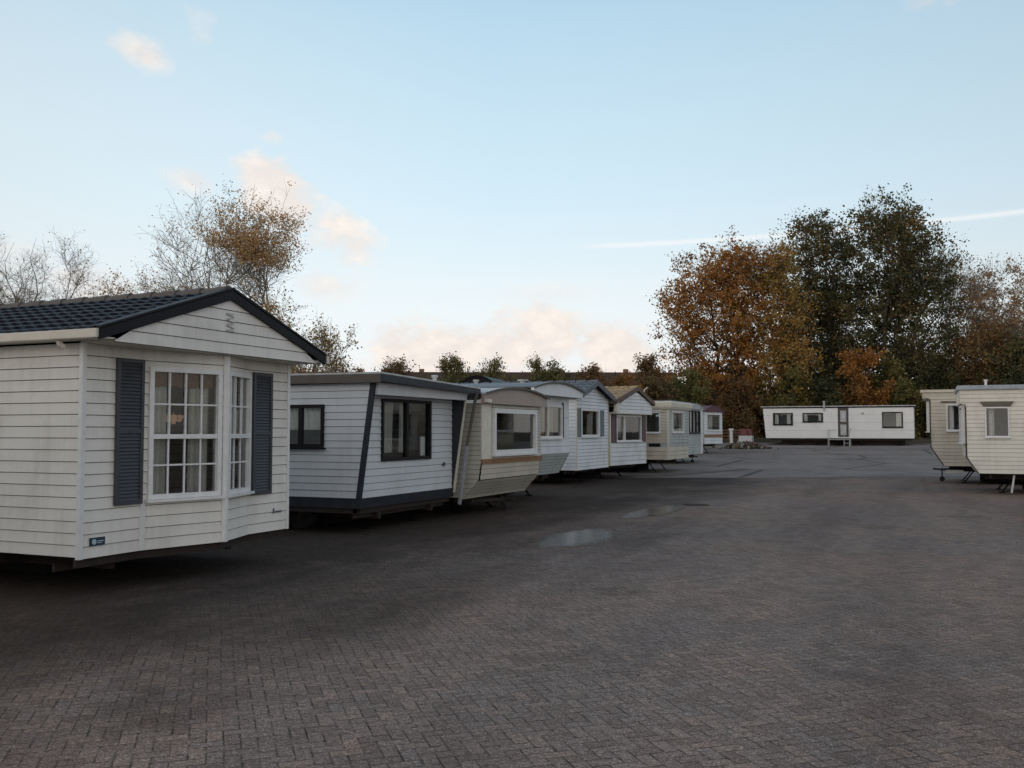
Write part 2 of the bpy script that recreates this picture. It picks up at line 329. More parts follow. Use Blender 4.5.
def brick_mat(name, c1, c2, mortar, sc_=(4.5, 4.5)):
    m, t, b, q = pbsdf(name)
    br = N(t, 'ShaderNodeTexBrick'); br.inputs['Scale'].default_value = 4.0
    br.inputs['Color1'].default_value = (*c1, 1); br.inputs['Color2'].default_value = (*c2, 1); br.inputs['Mortar'].default_value = (*mortar, 1)
    cx = N(t, 'ShaderNodeSeparateXYZ'); t.links.new(objco(t), cx.inputs[0]); cc = N(t, 'ShaderNodeCombineXYZ')
    t.links.new(cx.outputs[0], cc.inputs[0]); t.links.new(cx.outputs[2], cc.inputs[1]); t.links.new(cc.outputs[0], br.inputs['Vector'])
    t.links.new(br.outputs[0], b.inputs['Base Color']); b.inputs['Roughness'].default_value = 0.85; return m
M['brick'] = brick_mat('red_brick', (0.20, 0.085, 0.055), (0.27, 0.12, 0.08), (0.3, 0.27, 0.24))
M['rtile'] = roof_tile_mat('red_brown_roof_tile', (0.070, 0.046, 0.037), 0.8, 0.2)

def leaf_mat(name, cols, trans=0.25):
    m, t, b, q = pbsdf(name)
    geo = N(t, 'ShaderNodeNewGeometry')
    rnd = geo.outputs['Random Per Island']
    nz = q.noise(objco(t), 0.30, 3, 0.6)
    f = q.m('ADD', q.m('MULTIPLY', rnd, 0.42), q.m('MULTIPLY', q.m('SUBTRACT', nz, 0.28), 1.30), clamp=True)
    k = len(cols)
    base = q.ramp(f, [(0.1 + 0.8 * a / (k - 1), c) for a, c in enumerate(cols)])
    t.links.new(base, b.inputs['Base Color']); b.inputs['Roughness'].default_value = 0.6
    b.inputs['Specular IOR Level'].default_value = 0.25
    tl = N(t, 'ShaderNodeBsdfTranslucent'); t.links.new(base, tl.inputs[0])
    mx = N(t, 'ShaderNodeMixShader'); mx.inputs[0].default_value = trans
    o = t.nodes['Material Output']; t.links.new(b.outputs[0], mx.inputs[1]); t.links.new(tl.outputs[0], mx.inputs[2]); t.links.new(mx.outputs[0], o.inputs[0])
    return m
L_OR = [(0.11, 0.10, 0.036), (0.32, 0.15, 0.045), (0.48, 0.22, 0.06), (0.40, 0.26, 0.08)]
L_GR = [(0.048, 0.064, 0.034), (0.078, 0.092, 0.044), (0.15, 0.125, 0.05), (0.32, 0.18, 0.06)]
L_BR = [(0.13, 0.085, 0.045), (0.24, 0.12, 0.045), (0.17, 0.13, 0.06), (0.30, 0.17, 0.07)]
L_YE = [(0.16, 0.15, 0.055), (0.34, 0.25, 0.075), (0.48, 0.27, 0.075), (0.42, 0.19, 0.055)]
L_AM = [(0.30, 0.17, 0.08), (0.52, 0.31, 0.14), (0.62, 0.40, 0.19), (0.46, 0.33, 0.17)]
L_PK = [(0.36, 0.27, 0.19), (0.46, 0.33, 0.22), (0.34, 0.20, 0.10), (0.40, 0.22, 0.10)]
L_OL = [(0.09, 0.105, 0.04), (0.16, 0.16, 0.055), (0.24, 0.20, 0.065), (0.26, 0.14, 0.05)]
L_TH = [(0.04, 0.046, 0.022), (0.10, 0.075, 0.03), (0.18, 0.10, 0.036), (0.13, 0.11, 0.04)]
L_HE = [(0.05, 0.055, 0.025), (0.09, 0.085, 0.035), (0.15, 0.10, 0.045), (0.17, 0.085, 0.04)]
LM = {}
for k_, v_ in dict(orange=L_OR, green=L_GR, brown=L_BR, yellow=L_YE, amber=L_AM, pink=L_PK, hedge=L_HE, thicket=L_TH, olive=L_OL).items(): LM[k_] = leaf_mat(k_ + '_leaves', v_)

# ------------------------------------------------------------------ geometry helpers
class MB:
    def __init__(s): s.v = []; s.f = []; s.m = []
    def poly(s, pts, mi=0):
        k = len(s.v); s.v += [tuple(p) for p in pts]; s.f.append(tuple(range(k, k + len(pts)))); s.m.append(mi)
    def hexa(s, p, mi=0):
        """8 points: 0-3 one face, 4-7 the opposite face"""
        k = len(s.v); s.v += [tuple(q) for q in p]
        for f in ((3, 2, 1, 0), (4, 5, 6, 7), (0, 1, 5, 4), (1, 2, 6, 5), (2, 3, 7, 6), (3, 0, 4, 7)):
            s.f.append(tuple(k + a for a in f)); s.m.append(mi)
    def box(s, x0, x1, y0, y1, z0, z1, mi=0):
        s.hexa([(x0, y0, z0), (x1, y0, z0), (x1, y1, z0), (x0, y1, z0), (x0, y0, z1), (x1, y0, z1), (x1, y1, z1), (x0, y1, z1)], mi)
    def bar(s, a, b, w, h=None, mi=0):
        h = h or w; a = Vector(a); b = Vector(b); d = (b - a).normalized()
        up = Vector((0, 0, 1)) if abs(d.z) < 0.95 else Vector((1, 0, 0))
        r = d.cross(up).normalized(); u = r.cross(d).normalized(); r *= w / 2; u *= h / 2
        s.hexa([a - r - u, a + r - u, a + r + u, a - r + u, b - r - u, b + r - u, b + r + u, b - r + u], mi)
    def tube(s, pts, rad, n=8, cap=True, mi=0):
        pts = [Vector(p) for p in pts]; k0 = len(s.v)
        if isinstance(rad, (int, float)): rad = [rad] * len(pts)
        ref = None
        for i, p in enumerate(pts):
            d = (pts[min(i + 1, len(pts) - 1)] - pts[max(i - 1, 0)]).normalized()
            if ref is None: ref = d.cross(Vector((0, 0, 1)) if abs(d.z) < 0.9 else Vector((1, 0, 0))).normalized()
            r = (ref - d * ref.dot(d)).normalized(); ref = r; u = d.cross(r)
            for a in range(n):
                t = 2 * math.pi * a / n; s.v.append(tuple(p + (r * math.cos(t) + u * math.sin(t)) * rad[i]))
        for i in range(len(pts) - 1):
            for a in range(n):
                b = (a + 1) % n; s.f.append((k0 + i * n + a, k0 + i * n + b, k0 + (i + 1) * n + b, k0 + (i + 1) * n + a)); s.m.append(mi)
        if cap:
            s.f.append(tuple(k0 + a for a in range(n))[::-1]); s.m.append(mi)
            s.f.append(tuple(k0 + (len(pts) - 1) * n + a for a in range(n))); s.m.append(mi)
    def build(s, name, mats, parent=None, smooth=False, bevel=0.0, mir=1, label=None):
        if not isinstance(mats, (list, tuple)): mats = [mats]
        if len(mats) == 1 and s.m and max(s.m) > 0: mats = [mats[0], M['joint' if mats[0] in (M['sid5'], M['sid6'], M['sid2']) else 'joint_mid' if mats[0] in (M['sid1'], M['sid3'], M['sid4'], M['sid7'], M['sid8']) else 'joint_light']]
        vs = s.v if mir == 1 else [(-x, y, z) for x, y, z in s.v]
        fs = s.f if mir == 1 else [tuple(reversed(f)) for f in s.f]
        me = bpy.data.meshes.new(name); me.from_pydata(vs, [], fs)
        for m in mats: me.materials.append(m)
        if len(mats) > 1: me.polygons.foreach_set('material_index', s.m)
        if smooth: me.polygons.foreach_set('use_smooth', [True] * len(fs))
        me.update()
        o = bpy.data.objects.new(name, me); col.objects.link(o)
        if parent is not None: o.parent = parent
        if label: o['label'] = label
        if bevel:
            b = o.modifiers.new('bevel', 'BEVEL'); b.width = bevel; b.segments = 2; b.limit_method = 'ANGLE'
        return o
def tag(o, label=None, cat=None, group=None, kind=None):
    if label: o['label'] = label
    if cat: o['category'] = cat
    if group: o['group'] = group
    if kind: o['kind'] = kind
    return o
def empty(name, loc, rz=0.0, label=None, cat=None, group=None):
    o = bpy.data.objects.new(name, None); col.objects.link(o); o.location = loc; o.rotation_euler = (0, 0, rz)
    o.empty_display_size = 0.3
    return tag(o, label, cat, group)

class Plane:
    """a wall plane: O + S*s + N*(d+off(z)) + z up"""
    def __init__(s, O, S, Nn, off=None):
        s.O = Vector(O); s.S = Vector(S).normalized(); s.N = Vector(Nn).normalized(); s.off = off or (lambda z: 0.0)
    def __call__(s, a, z, d=0.0):
        return s.O + s.S * a + s.N * (d + s.off(z)) + Vector((0, 0, z))
    def box(s, mb, a0, a1, z0, z1, d0, d1, mi=0):
        mb.hexa([s(a0, z0, d0), s(a1, z0, d0), s(a1, z0, d1), s(a0, z0, d1), s(a0, z1, d0), s(a1, z1, d0), s(a1, z1, d1), s(a0, z1, d1)], mi)

def boards(mb, pl, z0, z1, lo, hi, h=0.13, t=0.014, holes=(), mi=0):
    """lapped boards as real geometry, each row slanted with a lip; holes = (s0, s1, za, zb)"""
    lo_ = lo if callable(lo) else (lambda z: lo); hi_ = hi if callable(hi) else (lambda z: hi)
    nrow = max(1, round((z1 - z0) / h)); hh = (z1 - z0) / nrow
    for r in range(nrow):
        a, b = z0 + r * hh, z0 + (r + 1) * hh
        cuts = sorted({a, b, *[z for hl in holes for z in hl[2:] if a + 1e-4 < z < b - 1e-4]})
        for ca, cb in zip(cuts[:-1], cuts[1:]):
            mid = (ca + cb) / 2
            hs = sorted([(q[0], q[1]) for q in holes if q[2] < mid < q[3]])
            segs = []; cur = None
            start = ('lo',)
            for q in hs + [None]:
                segs.append((start, ('hi',) if q is None else ('v', q[0])))
                if q: start = ('v', q[1])
            gp = min(0.008, hh * 0.10)
            def dd(z): return t * (1 - (z - a) / hh) + 0.001
            def val(k, z): return lo_(z) if k[0] == 'lo' else hi_(z) if k[0] == 'hi' else k[1]
            for s0, s1 in segs:
                A0, A1, B0, B1 = val(s0, ca), val(s1, ca), val(s0, cb), val(s1, cb)
                if A1 - A0 < 1e-3 and B1 - B0 < 1e-3: continue
                B1 = max(B1, B0)
                ct = cb - (gp if cb == b and r < nrow - 1 else 0)
                mb.poly([pl(A0, ca, dd(ca)), pl(A1, ca, dd(ca)), pl(B1, ct, dd(ct)), pl(B0, ct, dd(ct))], mi)
                if ca == a:
                    mb.poly([pl(A0, a, dd(a)), pl(A1, a, dd(a)), pl(A1, a - gp, -0.004), pl(A0, a - gp, -0.004)], 1)
                    mb.poly([pl(A0, a, dd(a)), pl(A1, a, dd(a)), pl(A1, a, -0.003), pl(A0, a, -0.003)], mi)

def window(root, pl, s0, s1, z0, z1, mir=1, fw=0.05, fd=0.045, fm='white', nx=1, nz=1, bars=(), mullw=0.04, curtain=None,
           muntin=None, sill=True, depth=0.10, name='window', label=None, rail=None, glass='glass', curt_fill=(0.0, 0.18, 0.82, 1.0), half=None):
    """frame with mullions, a glass pane set back, curtain folds behind"""
    mb = MB(); D0, D1 = -0.06, fd
    B = lambda a, b, c, d, e=D0, f_=D1: pl.box(mb, a, b, c, d, e, f_)
    B(s0, s0 + fw, z0, z1); B(s1 - fw, s1, z0, z1); B(s0 + fw, s1 - fw, z0, z0 + fw); B(s0 + fw, s1 - fw, z1 - fw, z1)
    ia, ib, ja, jb = s0 + fw, s1 - fw, z0 + fw, z1 - fw
    for k in range(1, nx):
        c = ia + (ib - ia) * k / nx; B(c - mullw / 2, c + mullw / 2, ja, jb, D0 + 0.01, D1 - 0.01)
    for k in bars: B(ia, ib, ja + (jb - ja) * k - mullw / 2, ja + (jb - ja) * k + mullw / 2, D0 + 0.012, D1 - 0.012)
    if muntin:                       # (columns, rows below the rail, rows above)
        w = 0.020; cz = ja + (jb - ja) * bars[0]; nc, r0, r1 = muntin
        for (za, zb, nr, e) in ((ja, cz, r0, 0.0), (cz, jb, r1, 0.012)):
            for k in range(1, nc):
                c = ia + (ib - ia) * k / nc; B(c - w / 2, c + w / 2, za, zb, -0.025 + e, 0.004 + e)
            for k in range(1, nr):
                c = za + (zb - za) * k / nr; B(ia, ib, c - w / 2, c + w / 2, -0.027 + e, 0.001 + e)
    f = mb.build(name, M[fm], root, mir=mir, label=label)
    if sill:
        b2 = MB(); pl.box(b2, s0 - 0.03, s1 + 0.03, z0 - 0.035, z0 - 0.002, 0.0, fd + 0.045); b2.build('sill', M[fm], f, mir=mir)
    gp = MB(); gp.poly([pl(ia, ja, -0.012), pl(ib, ja, -0.012), pl(ib, jb, -0.012), pl(ia, jb, -0.012)])
    gp.build('pane', M[glass], f, mir=mir)
    if curtain:
        rr = random.Random(int(s0 * 1000 + z0 * 77))
        for ca, cbb in zip(curt_fill[0::2], curt_fill[1::2]):
            cb = MB()
            a0 = ia + (ib - ia) * ca; a1 = ia + (ib - ia) * cbb; n = max(6, int((a1 - a0) / 0.018)); prev = None
            zt = jb if not half else ja + (jb - ja) * half[1]; zb = ja if not half else ja + (jb - ja) * half[0]
            for i in range(n + 1):
                a = a0 + (a1 - a0) * i / n; dpt = -depth + 0.028 * math.sin(i * 1.05 + rr.random() * 0.8)
                p = (pl(a, zb - 0.02, dpt), pl(a, zt + 0.01, dpt * 0.9))
                if prev: cb.poly([prev[0], p[0], p[1], prev[1]])
                prev = p
            cb.build('curtain', M[curtain], f, mir=mir, smooth=True)
    return f
def louvre(root, pl, s0, s1, z0, z1, mat, mir=1, n=None, name='shutter'):
    mb = MB(); fw = 0.045
    for a, b, c, d in ((s0, s0 + fw, z0, z1), (s1 - fw, s1, z0, z1), (s0 + fw, s1 - fw, z0, z0 + fw), (s0 + fw, s1 - fw, z1 - fw, z1),
                       (s0 + fw, s1 - fw, (z0 + z1) / 2 - fw / 2, (z0 + z1) / 2 + fw / 2)):
        pl.box(mb, a, b, c, d, 0.017, 0.05)
    pl.box(mb, s0 + fw, s1 - fw, z0 + fw, z1 - fw, 0.017, 0.021)
    n = n or int((z1 - z0) / 0.042)
    for k in range(n):
        z = z0 + fw + (z1 - z0 - 2 * fw) * (k + 0.5) / n; h = (z1 - z0) / n * 0.42
        mb.hexa([pl(s0 + fw, z - h, 0.046), pl(s1 - fw, z - h, 0.046), pl(s1 - fw, z - h, 0.040), pl(s0 + fw, z - h, 0.040),
                 pl(s0 + fw, z + h, 0.030), pl(s1 - fw, z + h, 0.030), pl(s1 - fw, z + h, 0.024), pl(s0 + fw, z + h, 0.024)])
    return mb.build(name, mat, root, mir=mir)

def undercarriage(root, L, W, zb, gz=0.0, mir=1, hitch=True, inset=0.35, front_jacks=True, wheel_x=None):
    """steel chassis, axle with two wheels, corner jacks, drawbar; local z is above the ground at the root"""
    mb = MB()
    for y in (W * 0.22, W * 0.78): mb.box(-L + 0.1, -inset, y - 0.04, y + 0.04, zb - 0.17, zb - 0.02)
    k = -inset - 0.1
    while k > -L + 0.3:
        mb.box(k - 0.035, k, 0.08, W - 0.08, zb - 0.12, zb - 0.03); k -= 1.15
    mb.build('chassis', M['chassis'], root, mir=mir)
    wx = wheel_x if wheel_x is not None else -L * 0.55
    for y in (W * 0.16, W * 0.84):
        t = MB(); t.tube([(wx, y - 0.10, 0.31), (wx, y - 0.08, 0.31), (wx, y + 0.08, 0.31), (wx, y + 0.10, 0.31)], [0.27, 0.31, 0.31, 0.27], 20)
        wo_ = t.build('wheel', M['rubber'], root, mir=mir, smooth=False)
        r = MB(); r.tube([(wx, y - 0.105, 0.31), (wx, y + 0.105, 0.31)], 0.16, 12); r.build('rim', M['chassis'], wo_, mir=mir)
    bp = MB(); bp.box(-L + 0.5, -1.6, W * 0.26, W * 0.76, 0.05, zb - 0.15); bp.build('light_block', M['underside'], root, mir=mir)  # added black box, stops light passing beneath the home
    if front_jacks:
        for y in (W * 0.3, W * 0.8):
            j = MB(); j.bar((-inset - 0.75, y, zb - 0.16), (-inset - 0.45, y, 0.03), 0.04)
            j.box(-inset - 0.53, -inset - 0.37, y - 0.07, y + 0.07, 0.004, 0.03); j.build('jack', M['underside'], root, mir=mir)
    if hitch:
        hl = 0.45 if hitch is True else hitch
        d = MB(); d.bar((-inset - 0.2, W * 0.25, zb - 0.14), (hl - .25, W / 2, zb - 0.14), 0.06, 0.07); d.bar((-inset - 0.2, W * 0.75, zb - 0.14), (hl - .25, W / 2, zb - 0.14), 0.06, 0.07)
        d.bar((hl - .3, W / 2, zb - 0.14), (hl, W / 2, zb - 0.12), 0.06, 0.06); d.tube([(hl - .3, W / 2 + 0.1, 0.13), (hl - .3, W / 2 + 0.1, zb - 0.08)], 0.022, 8)
        d.build('drawbar', M['chassis'], root, mir=mir)
        jw = MB(); jw.tube([(hl - .3, W / 2 + 0.07, 0.10), (hl - .3, W / 2 + 0.13, 0.10)], 0.09, 12); jw.build('jockey_wheel', M['rubber'], root, mir=mir)

def shell(root, L, W, zb, zt, mir=1, off=None, wall='int_wall', deep=4.0):
    """floor, ceiling, inner partition and a bench: what one sees through the panes"""
    off = off or (lambda z: 0)
    mb = MB(); e = min(off(zb), 0) - 0.03
    mb.box(-L + 0.03, e, 0.03, W - 0.03, zb - 0.015, zb + 0.02)
    mb.box(-L + 0.03, off(zt) - 0.03, 0.03, W - 0.03, zt - 0.06, zt - 0.02)
    mb.box(-deep - 0.04, -deep, 0.03, W * 0.62, zb + 0.02, zt - 0.06)
    mb.box(-deep - 0.54, -deep - 0.5, W * 0.62, W - 0.03, zb + 0.02, zt - 0.06)
    mb.build('interior', M[wall], root, mir=mir)
    b = MB(); b.box(-0.85, -0.45, 0.5, W - 0.5, zb + 0.03, zb + 0.40)
    b.build('bench', M['sofa'], root, mir=mir, bevel=0.03)

def tile_roof(root, x0, x1, ye, ze, yr, zr, mat, mir=1, tw=0.18, course=0.27, amp=0.028, step=0.028, name='roof_slope', sub=6):
    """one slope of pantiles / pressed tile sheet: waves along x, a step at each course"""
    nx = int((x1 - x0) / tw) * sub; rows = max(2, round(math.hypot(yr - ye, zr - ze) / course))
    v = Vector((0, yr - ye, zr - ze)); nrm = Vector((0, -v.z, v.y)).normalized()
    if nrm.z < 0: nrm = -nrm
    mb = MB(); ring = []
    for r in range(rows):
        for end in (0, 1):
            t = (r + end) / rows
            hgt = step if end == 0 else 0.0
            ring.append([Vector((x0 + (x1 - x0) * i / nx, ye, ze)) + v * t + nrm * (hgt + amp * (0.5 + 0.5 * math.cos(2 * math.pi * i / sub)) ** 0.8) for i in range(nx + 1)])
    nv = nx + 1
    for q in ring: mb.v += [tuple(p) for p in q]
    for r in range(len(ring) - 1):
        for i in range(nx):
            a = r * nv + i; mb.f.append((a, a + 1, a + nv + 1, a + nv)); mb.m.append(0)
    # first lip down to the fascia
    k = len(mb.v); mb.v += [(p.x, p.y, ze - 0.02) for p in ring[0]]
    for i in range(nx): mb.f.append((k + i, k + i + 1, i + 1, i)); mb.m.append(0)
    return mb.build(name, mat, root, mir=mir)

LAB = {}
def side_plane(y, sgn): return Plane((0, y, 0), (-1, 0, 0), (0, sgn, 0))

# ------------------------------------------------------------------ ground
def gz(y):
    if y < 38: return 0.0
    if y < 72: return (y - 38) * 0.023
    if y < 82: return 0.782 + (y - 72) * 0.04
    return 1.182
ca, sa = math.cos(R(23.75)), math.sin(R(23.75))
def jl(x): return 36.8 + (x + 8.2) * math.tan(R(23.75)) * 0.90       # joint between pavers and asphalt
mb = MB()
ys = [-400, -30, 0, 38, 45, 55, 65, 72, 77, 82, 120, 900]
xs = [-900, -200, -60, 0, 60, 200, 900]
for y in ys:
    for x in xs: mb.v.append((x, y, gz(y) - 0.03))
for j in range(len(ys) - 1):
    for i in range(len(xs) - 1):
        a = j * len(xs) + i; mb.f.append((a, a + 1, a + 1 + len(xs), a + len(xs))); mb.m.append(0)
tag(mb.build('ground', M['soil']), 'dark leafy soil and grass around the yard', kind='structure')
def strip(name, x0, x1, fy0, fy1, nx, ny, dz, mat, label):
    mb = MB()
    for j in range(ny + 1):
        for i in range(nx + 1):
            x = x0 + (x1 - x0) * i / nx; y = fy0(x) + (fy1(x) - fy0(x)) * j / ny; mb.v.append((x, y, gz(y) + dz))
    for j in range(ny):
        for i in range(nx):
            a = j * (nx + 1) + i; mb.f.append((a, a + 1, a + nx + 2, a + nx + 1)); mb.m.append(0)
    return tag(mb.build(name, mat), label, kind='structure')
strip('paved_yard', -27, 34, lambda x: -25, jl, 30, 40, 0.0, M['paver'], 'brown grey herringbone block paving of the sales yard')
strip('asphalt_apron', -27, 34, lambda x: jl(x) + 0.10, lambda x: 75.5, 30, 40, 0.004, M['asphalt'], 'worn grey asphalt at the far end of the yard')
strip('edge_kerb', -27, 34, lambda x: jl(x), lambda x: jl(x) + 0.10, 30, 1, 0.006, M['black'], 'dark joint between paving and asphalt')

# ------------------------------------------------------------------ mobile homes
GL = 'mobile homes in the left row'; GRR = 'mobile homes on the right'
# ---- 1: near home with tiled gable and prow window
def home_one():
    r = empty('mobile_home', (-8.38, 7.52, 0), 0, 'nearest cream boarded mobile home with black tiled gable roof and blue-grey shutters', 'mobile home', GL)
    W, L, zb, zt = 3.6, 10.5, 0.43, 2.76
    pk = 0.285; ya, yp, yb_ = 0.87, 1.94, 2.76
    F0 = Plane((0, 0, 0), (0, 1, 0), (1, 0, 0))
    A = Plane((0, ya, 0), (pk, yp - ya, 0), (yp - ya, -pk, 0)); la = math.hypot(pk, yp - ya)
    B = Plane((pk, yp, 0), (-pk, yb_ - yp, 0), (yb_ - yp, pk, 0)); lb = math.hypot(pk, yb_ - yp)
    mb = MB(); bh = 0.128
    boards(mb, F0, zb, zt, 0.0, ya, bh); boards(mb, F0, zb, zt, yb_, W - 0.0, bh)
    boards(mb, A, zb, zt, 0.0, la, bh, holes=[(0.06, la - 0.07, 1.01, 2.56)])
    boards(mb, B, zb, zt, 0.0, lb, bh, holes=[(0.05, lb - 0.04, 1.01, 2.56)])
    mb.build('front_wall', M['sid1'], r)
    mb = MB(); S = side_plane(0, -1); boards(mb, S, zb + 0.02, zt, 0.03, L, bh); mb.build('side_wall', M['sid1'], r)
    mb = MB(); S2 = side_plane(W, 1); boards(mb, S2, zb + 0.02, zt, 0.03, L, bh); Bk = Plane((-L, 0, 0), (0, 1, 0), (-1, 0, 0)); boards(mb, Bk, zb, zt, 0, W, bh)
    mb.build('side_wall', M['sid1'], r)
    for x, y in ((0, 0), (0, W)):
        mb = MB(); mb.box(x - 0.035, x + 0.018, y - 0.018 if y == 0 else y - 0.035, y + 0.035 if y == 0 else y + 0.018, zb - 0.005, zt); mb.build('corner_trim', M['white'], r)
    mb = MB(); mb.tube([(pk + 0.012, yp, zb), (pk + 0.012, yp, zt)], 0.045, 6); mb.build('mullion_post', M['white'], r)
    mb = MB(); mb.box(-0.02, 0.03, ya - 0.035, ya + 0.03, zb, 0.97); mb.build('seam_strip', M['white'], r)
    # bottom frame rail under the boards, following the prow
    mb = MB()
    pts = [(0.0, 0.02), (0.0, ya), (pk, yp), (0.0, yb_), (0.0, W - 0.02)]
    for (x0, y0), (x1, y1) in zip(pts[:-1], pts[1:]): mb.bar((x0 - 0.08, y0, zb - 0.055), (x1 - 0.08, y1, zb - 0.055), 0.05, 0.09)
    mb.bar((-0.05, 0.6, zb - 0.06), (-L, 0.6, zb - 0.06), 0.05, 0.09)
    mb.build('base_rail', M['chassis'], r)
    window(r, A, 0.06, la - 0.07, 1.01, 2.56, fw=0.055, bars=(0.47,), mullw=0.055, muntin=(4, 2, 2), curtain='curtain', curt_fill=(0.0, 0.30, 0.66, 1.0), depth=0.16)
    window(r, B, 0.05, lb - 0.04, 1.01, 2.56, fw=0.055, bars=(0.47,), mullw=0.055, muntin=(3, 2, 2), curtain='curtain', curt_fill=(0.0, 0.9), depth=0.14, half=(0.47, 1.0))
    louvre(r, F0, 0.44, 0.84, 0.97, 2.63, M['shutter']); louvre(r, F0, 2.79, 3.19, 0.95, 2.60, M['shutter'])
    # valance curtain and lamp inside
    mb = MB(); prev = None
    for i in range(60):
        s = 0.1 + (la - 0.2) * i / 59; d = -0.09 + 0.015 * math.sin(i * 1.3)
        p = (A(s, 2.34 + 0.012 * math.sin(i * .6), d), A(s, 2.52, d))
        if prev: mb.poly([prev[0], p[0], p[1], prev[1]])
        prev = p
    mb.build('valance', M['valance'], r)
    shell(r, L, W, zb + 0.06, zt, deep=2.3)
    mb = MB(); mb.tube([(-1.1, 2.52, 2.06), (-1.1, 2.52, 2.0)], 0.006, 6)
    for k in range(6):
        a = k * 1.05; mb.tube([(-1.1, 2.52, 1.98), (-1.1 + .09 * math.cos(a), 2.52 + .09 * math.sin(a), 1.94), (-1.1 + .12 * math.cos(a), 2.52 + .12 * math.sin(a), 2.02)], [0.01, 0.015, 0.03], 8)
    mb.tube([(-1.1, 2.52, 2.0), (-1.1, 2.52, 1.90)], 0.03, 8)
    mb.build('pendant_lamp', M['lampshade'], r)
    # gable: soffit, boarded triangle, barge boards, roof
    gx = 0.45
    mb = MB(); mb.box(-0.02, gx, -0.02, W + 0.04, zt, zt + 0.025); mb.build('soffit', M['cream_trim'], r)
    GP = Plane((gx, 0, 0), (0, 1, 0), (1, 0, 0)); ap, az_, tl = 1.8, 3.46, 2.78
    def glo(z): return max(-0.02, ap - (az_ - z) / (az_ - tl) * (ap + 0.12))
    def ghi(z): return min(W + 0.02, ap + (az_ - z) / (az_ - tl) * (W - ap + 0.12))
    mb = MB(); boards(mb, GP, zt + 0.0, az_ - 0.02, glo, ghi, 0.137, 0.012); GP.box(mb, -0.02, W + 0.02, zt + 0.001, zt + 0.03, -0.05, 0.0)
    gb = mb.build('gable_panel', M['sid1'], r)
    mb = MB()                                                    # louvred emblem in the gable
    for k in range(6):
        z = 3.06 + k * 0.035; s = 0.05 if k % 2 else -0.05
        mb.bar(GP(ap - 0.06, z + s * .25, 0.02), GP(ap + 0.06, z - s * .25, 0.02), 0.016, 0.012)
    GP.box(mb, ap - 0.08, ap + 0.08, 3.035, 3.045, 0.012, 0.024); GP.box(mb, ap - 0.07, ap + 0.07, 3.255, 3.262, 0.012, 0.024)
    mb.build('gable_vent', M['zinc_lt'], gb)
    eL, eR, ez, rz_ = -0.24, W + 0.20, 2.85, 3.52
    mb = MB()
    for e in (eL, eR):
        for (d0, d1) in ((0.014, 0.05),):
            mb.hexa([GP(e, ez - 0.09, d0), GP(ap, rz_ - 0.09, d0), GP(ap, rz_ - 0.09, d1), GP(e, ez - 0.09, d1),
                     GP(e, ez + 0.02, d0), GP(ap, rz_ + 0.025, d0), GP(ap, rz_ + 0.025, d1), GP(e, ez + 0.02, d1)])
            mb.hexa([GP(e, ez + 0.03, -0.09), GP(ap, rz_ + 0.035, -0.09), GP(ap, rz_ + 0.035, 0.06), GP(e, ez + 0.03, 0.06),
                     GP(e, ez + 0.055, -0.09), GP(ap, rz_ + 0.065, -0.09), GP(ap, rz_ + 0.065, 0.06), GP(e, ez + 0.055, 0.06)])
    mb.build('barge_board', M['black'], r)
    rf = tile_roof(r, -L - 0.2, gx - 0.02, eL, ez, ap, rz_, M['tile1'], name='roof')
    tile_roof(rf, -L - 0.2, gx - 0.02, eR, ez, ap, rz_, M['tile1'], name='roof_slope')
    mb = MB(); n = 27
    for k in range(n):
        x0 = gx - 0.02 - k * 0.4; mb.tube([(x0, ap, rz_ + 0.005), (x0 - 0.41, ap, rz_ - 0.008)], [0.085, 0.075], 10)
    mb.build('ridge_cap', M['brown'], rf)
    mb = MB(); mb.box(-L, gx + 0.03, eL - 0.04, eL + 0.03, ez - 0.075, ez + 0.025); mb.build('gutter', M['gutter'], r, bevel=0.012)
    mb = MB(); mb.box(-L, gx + 0.03, W + 0.24, W + 0.31, ez - 0.075, ez + 0.025); mb.build('gutter', M['gutter'], r)
    mb = MB(); mb.box(-L, gx, eL + 0.03, 0.0, ez - 0.07, ez - 0.05); mb.box(-L, gx, W, W + .24, ez - 0.07, ez - 0.05); mb.build('eave_board', M['cream_trim'], r)
    mb = MB(); mb.tube([(-0.12, -0.22, ez - 0.07), (-0.12, -0.2, ez - 0.12), (-0.10, -0.16, ez - 0.15)], 0.032, 10); mb.build('gutter_outlet', M['gutter'], r)
    # maker's plate: dark blue with a round pale emblem; small grey mark at the right
    mb = MB(); F0.box(mb, 0.12, 0.33, 0.555, 0.645, 0.016, 0.022); pt = mb.build('badge', M['badge'], r)
    mb = MB(); mb.tube([F0(0.18, 0.60, 0.021), F0(0.18, 0.60, 0.026)], 0.03, 16); mb.build('emblem', M['badge_light'], pt)
    mb = MB(); F0.box(mb, 0.225, 0.31, 0.60, 0.609, 0.021, 0.025); F0.box(mb, 0.225, 0.29, 0.582, 0.589, 0.021, 0.025); mb.build('emblem', M['badge_light'], pt)
    mb = MB()
    F0.box(mb, 3.26, 3.29, 0.665, 0.735, 0.016, 0.022); 
    for k in range(4): F0.box(mb, 3.315 + k * 0.036, 3.342 + k * 0.036, 0.672, 0.70, 0.016, 0.021)
    mb.build('badge', M['zinc'], r, label='small grey maker mark')
    undercarriage(r, L, W, zb - 0.05, hitch=False, wheel_x=-5.6, front_jacks=False)
    return r
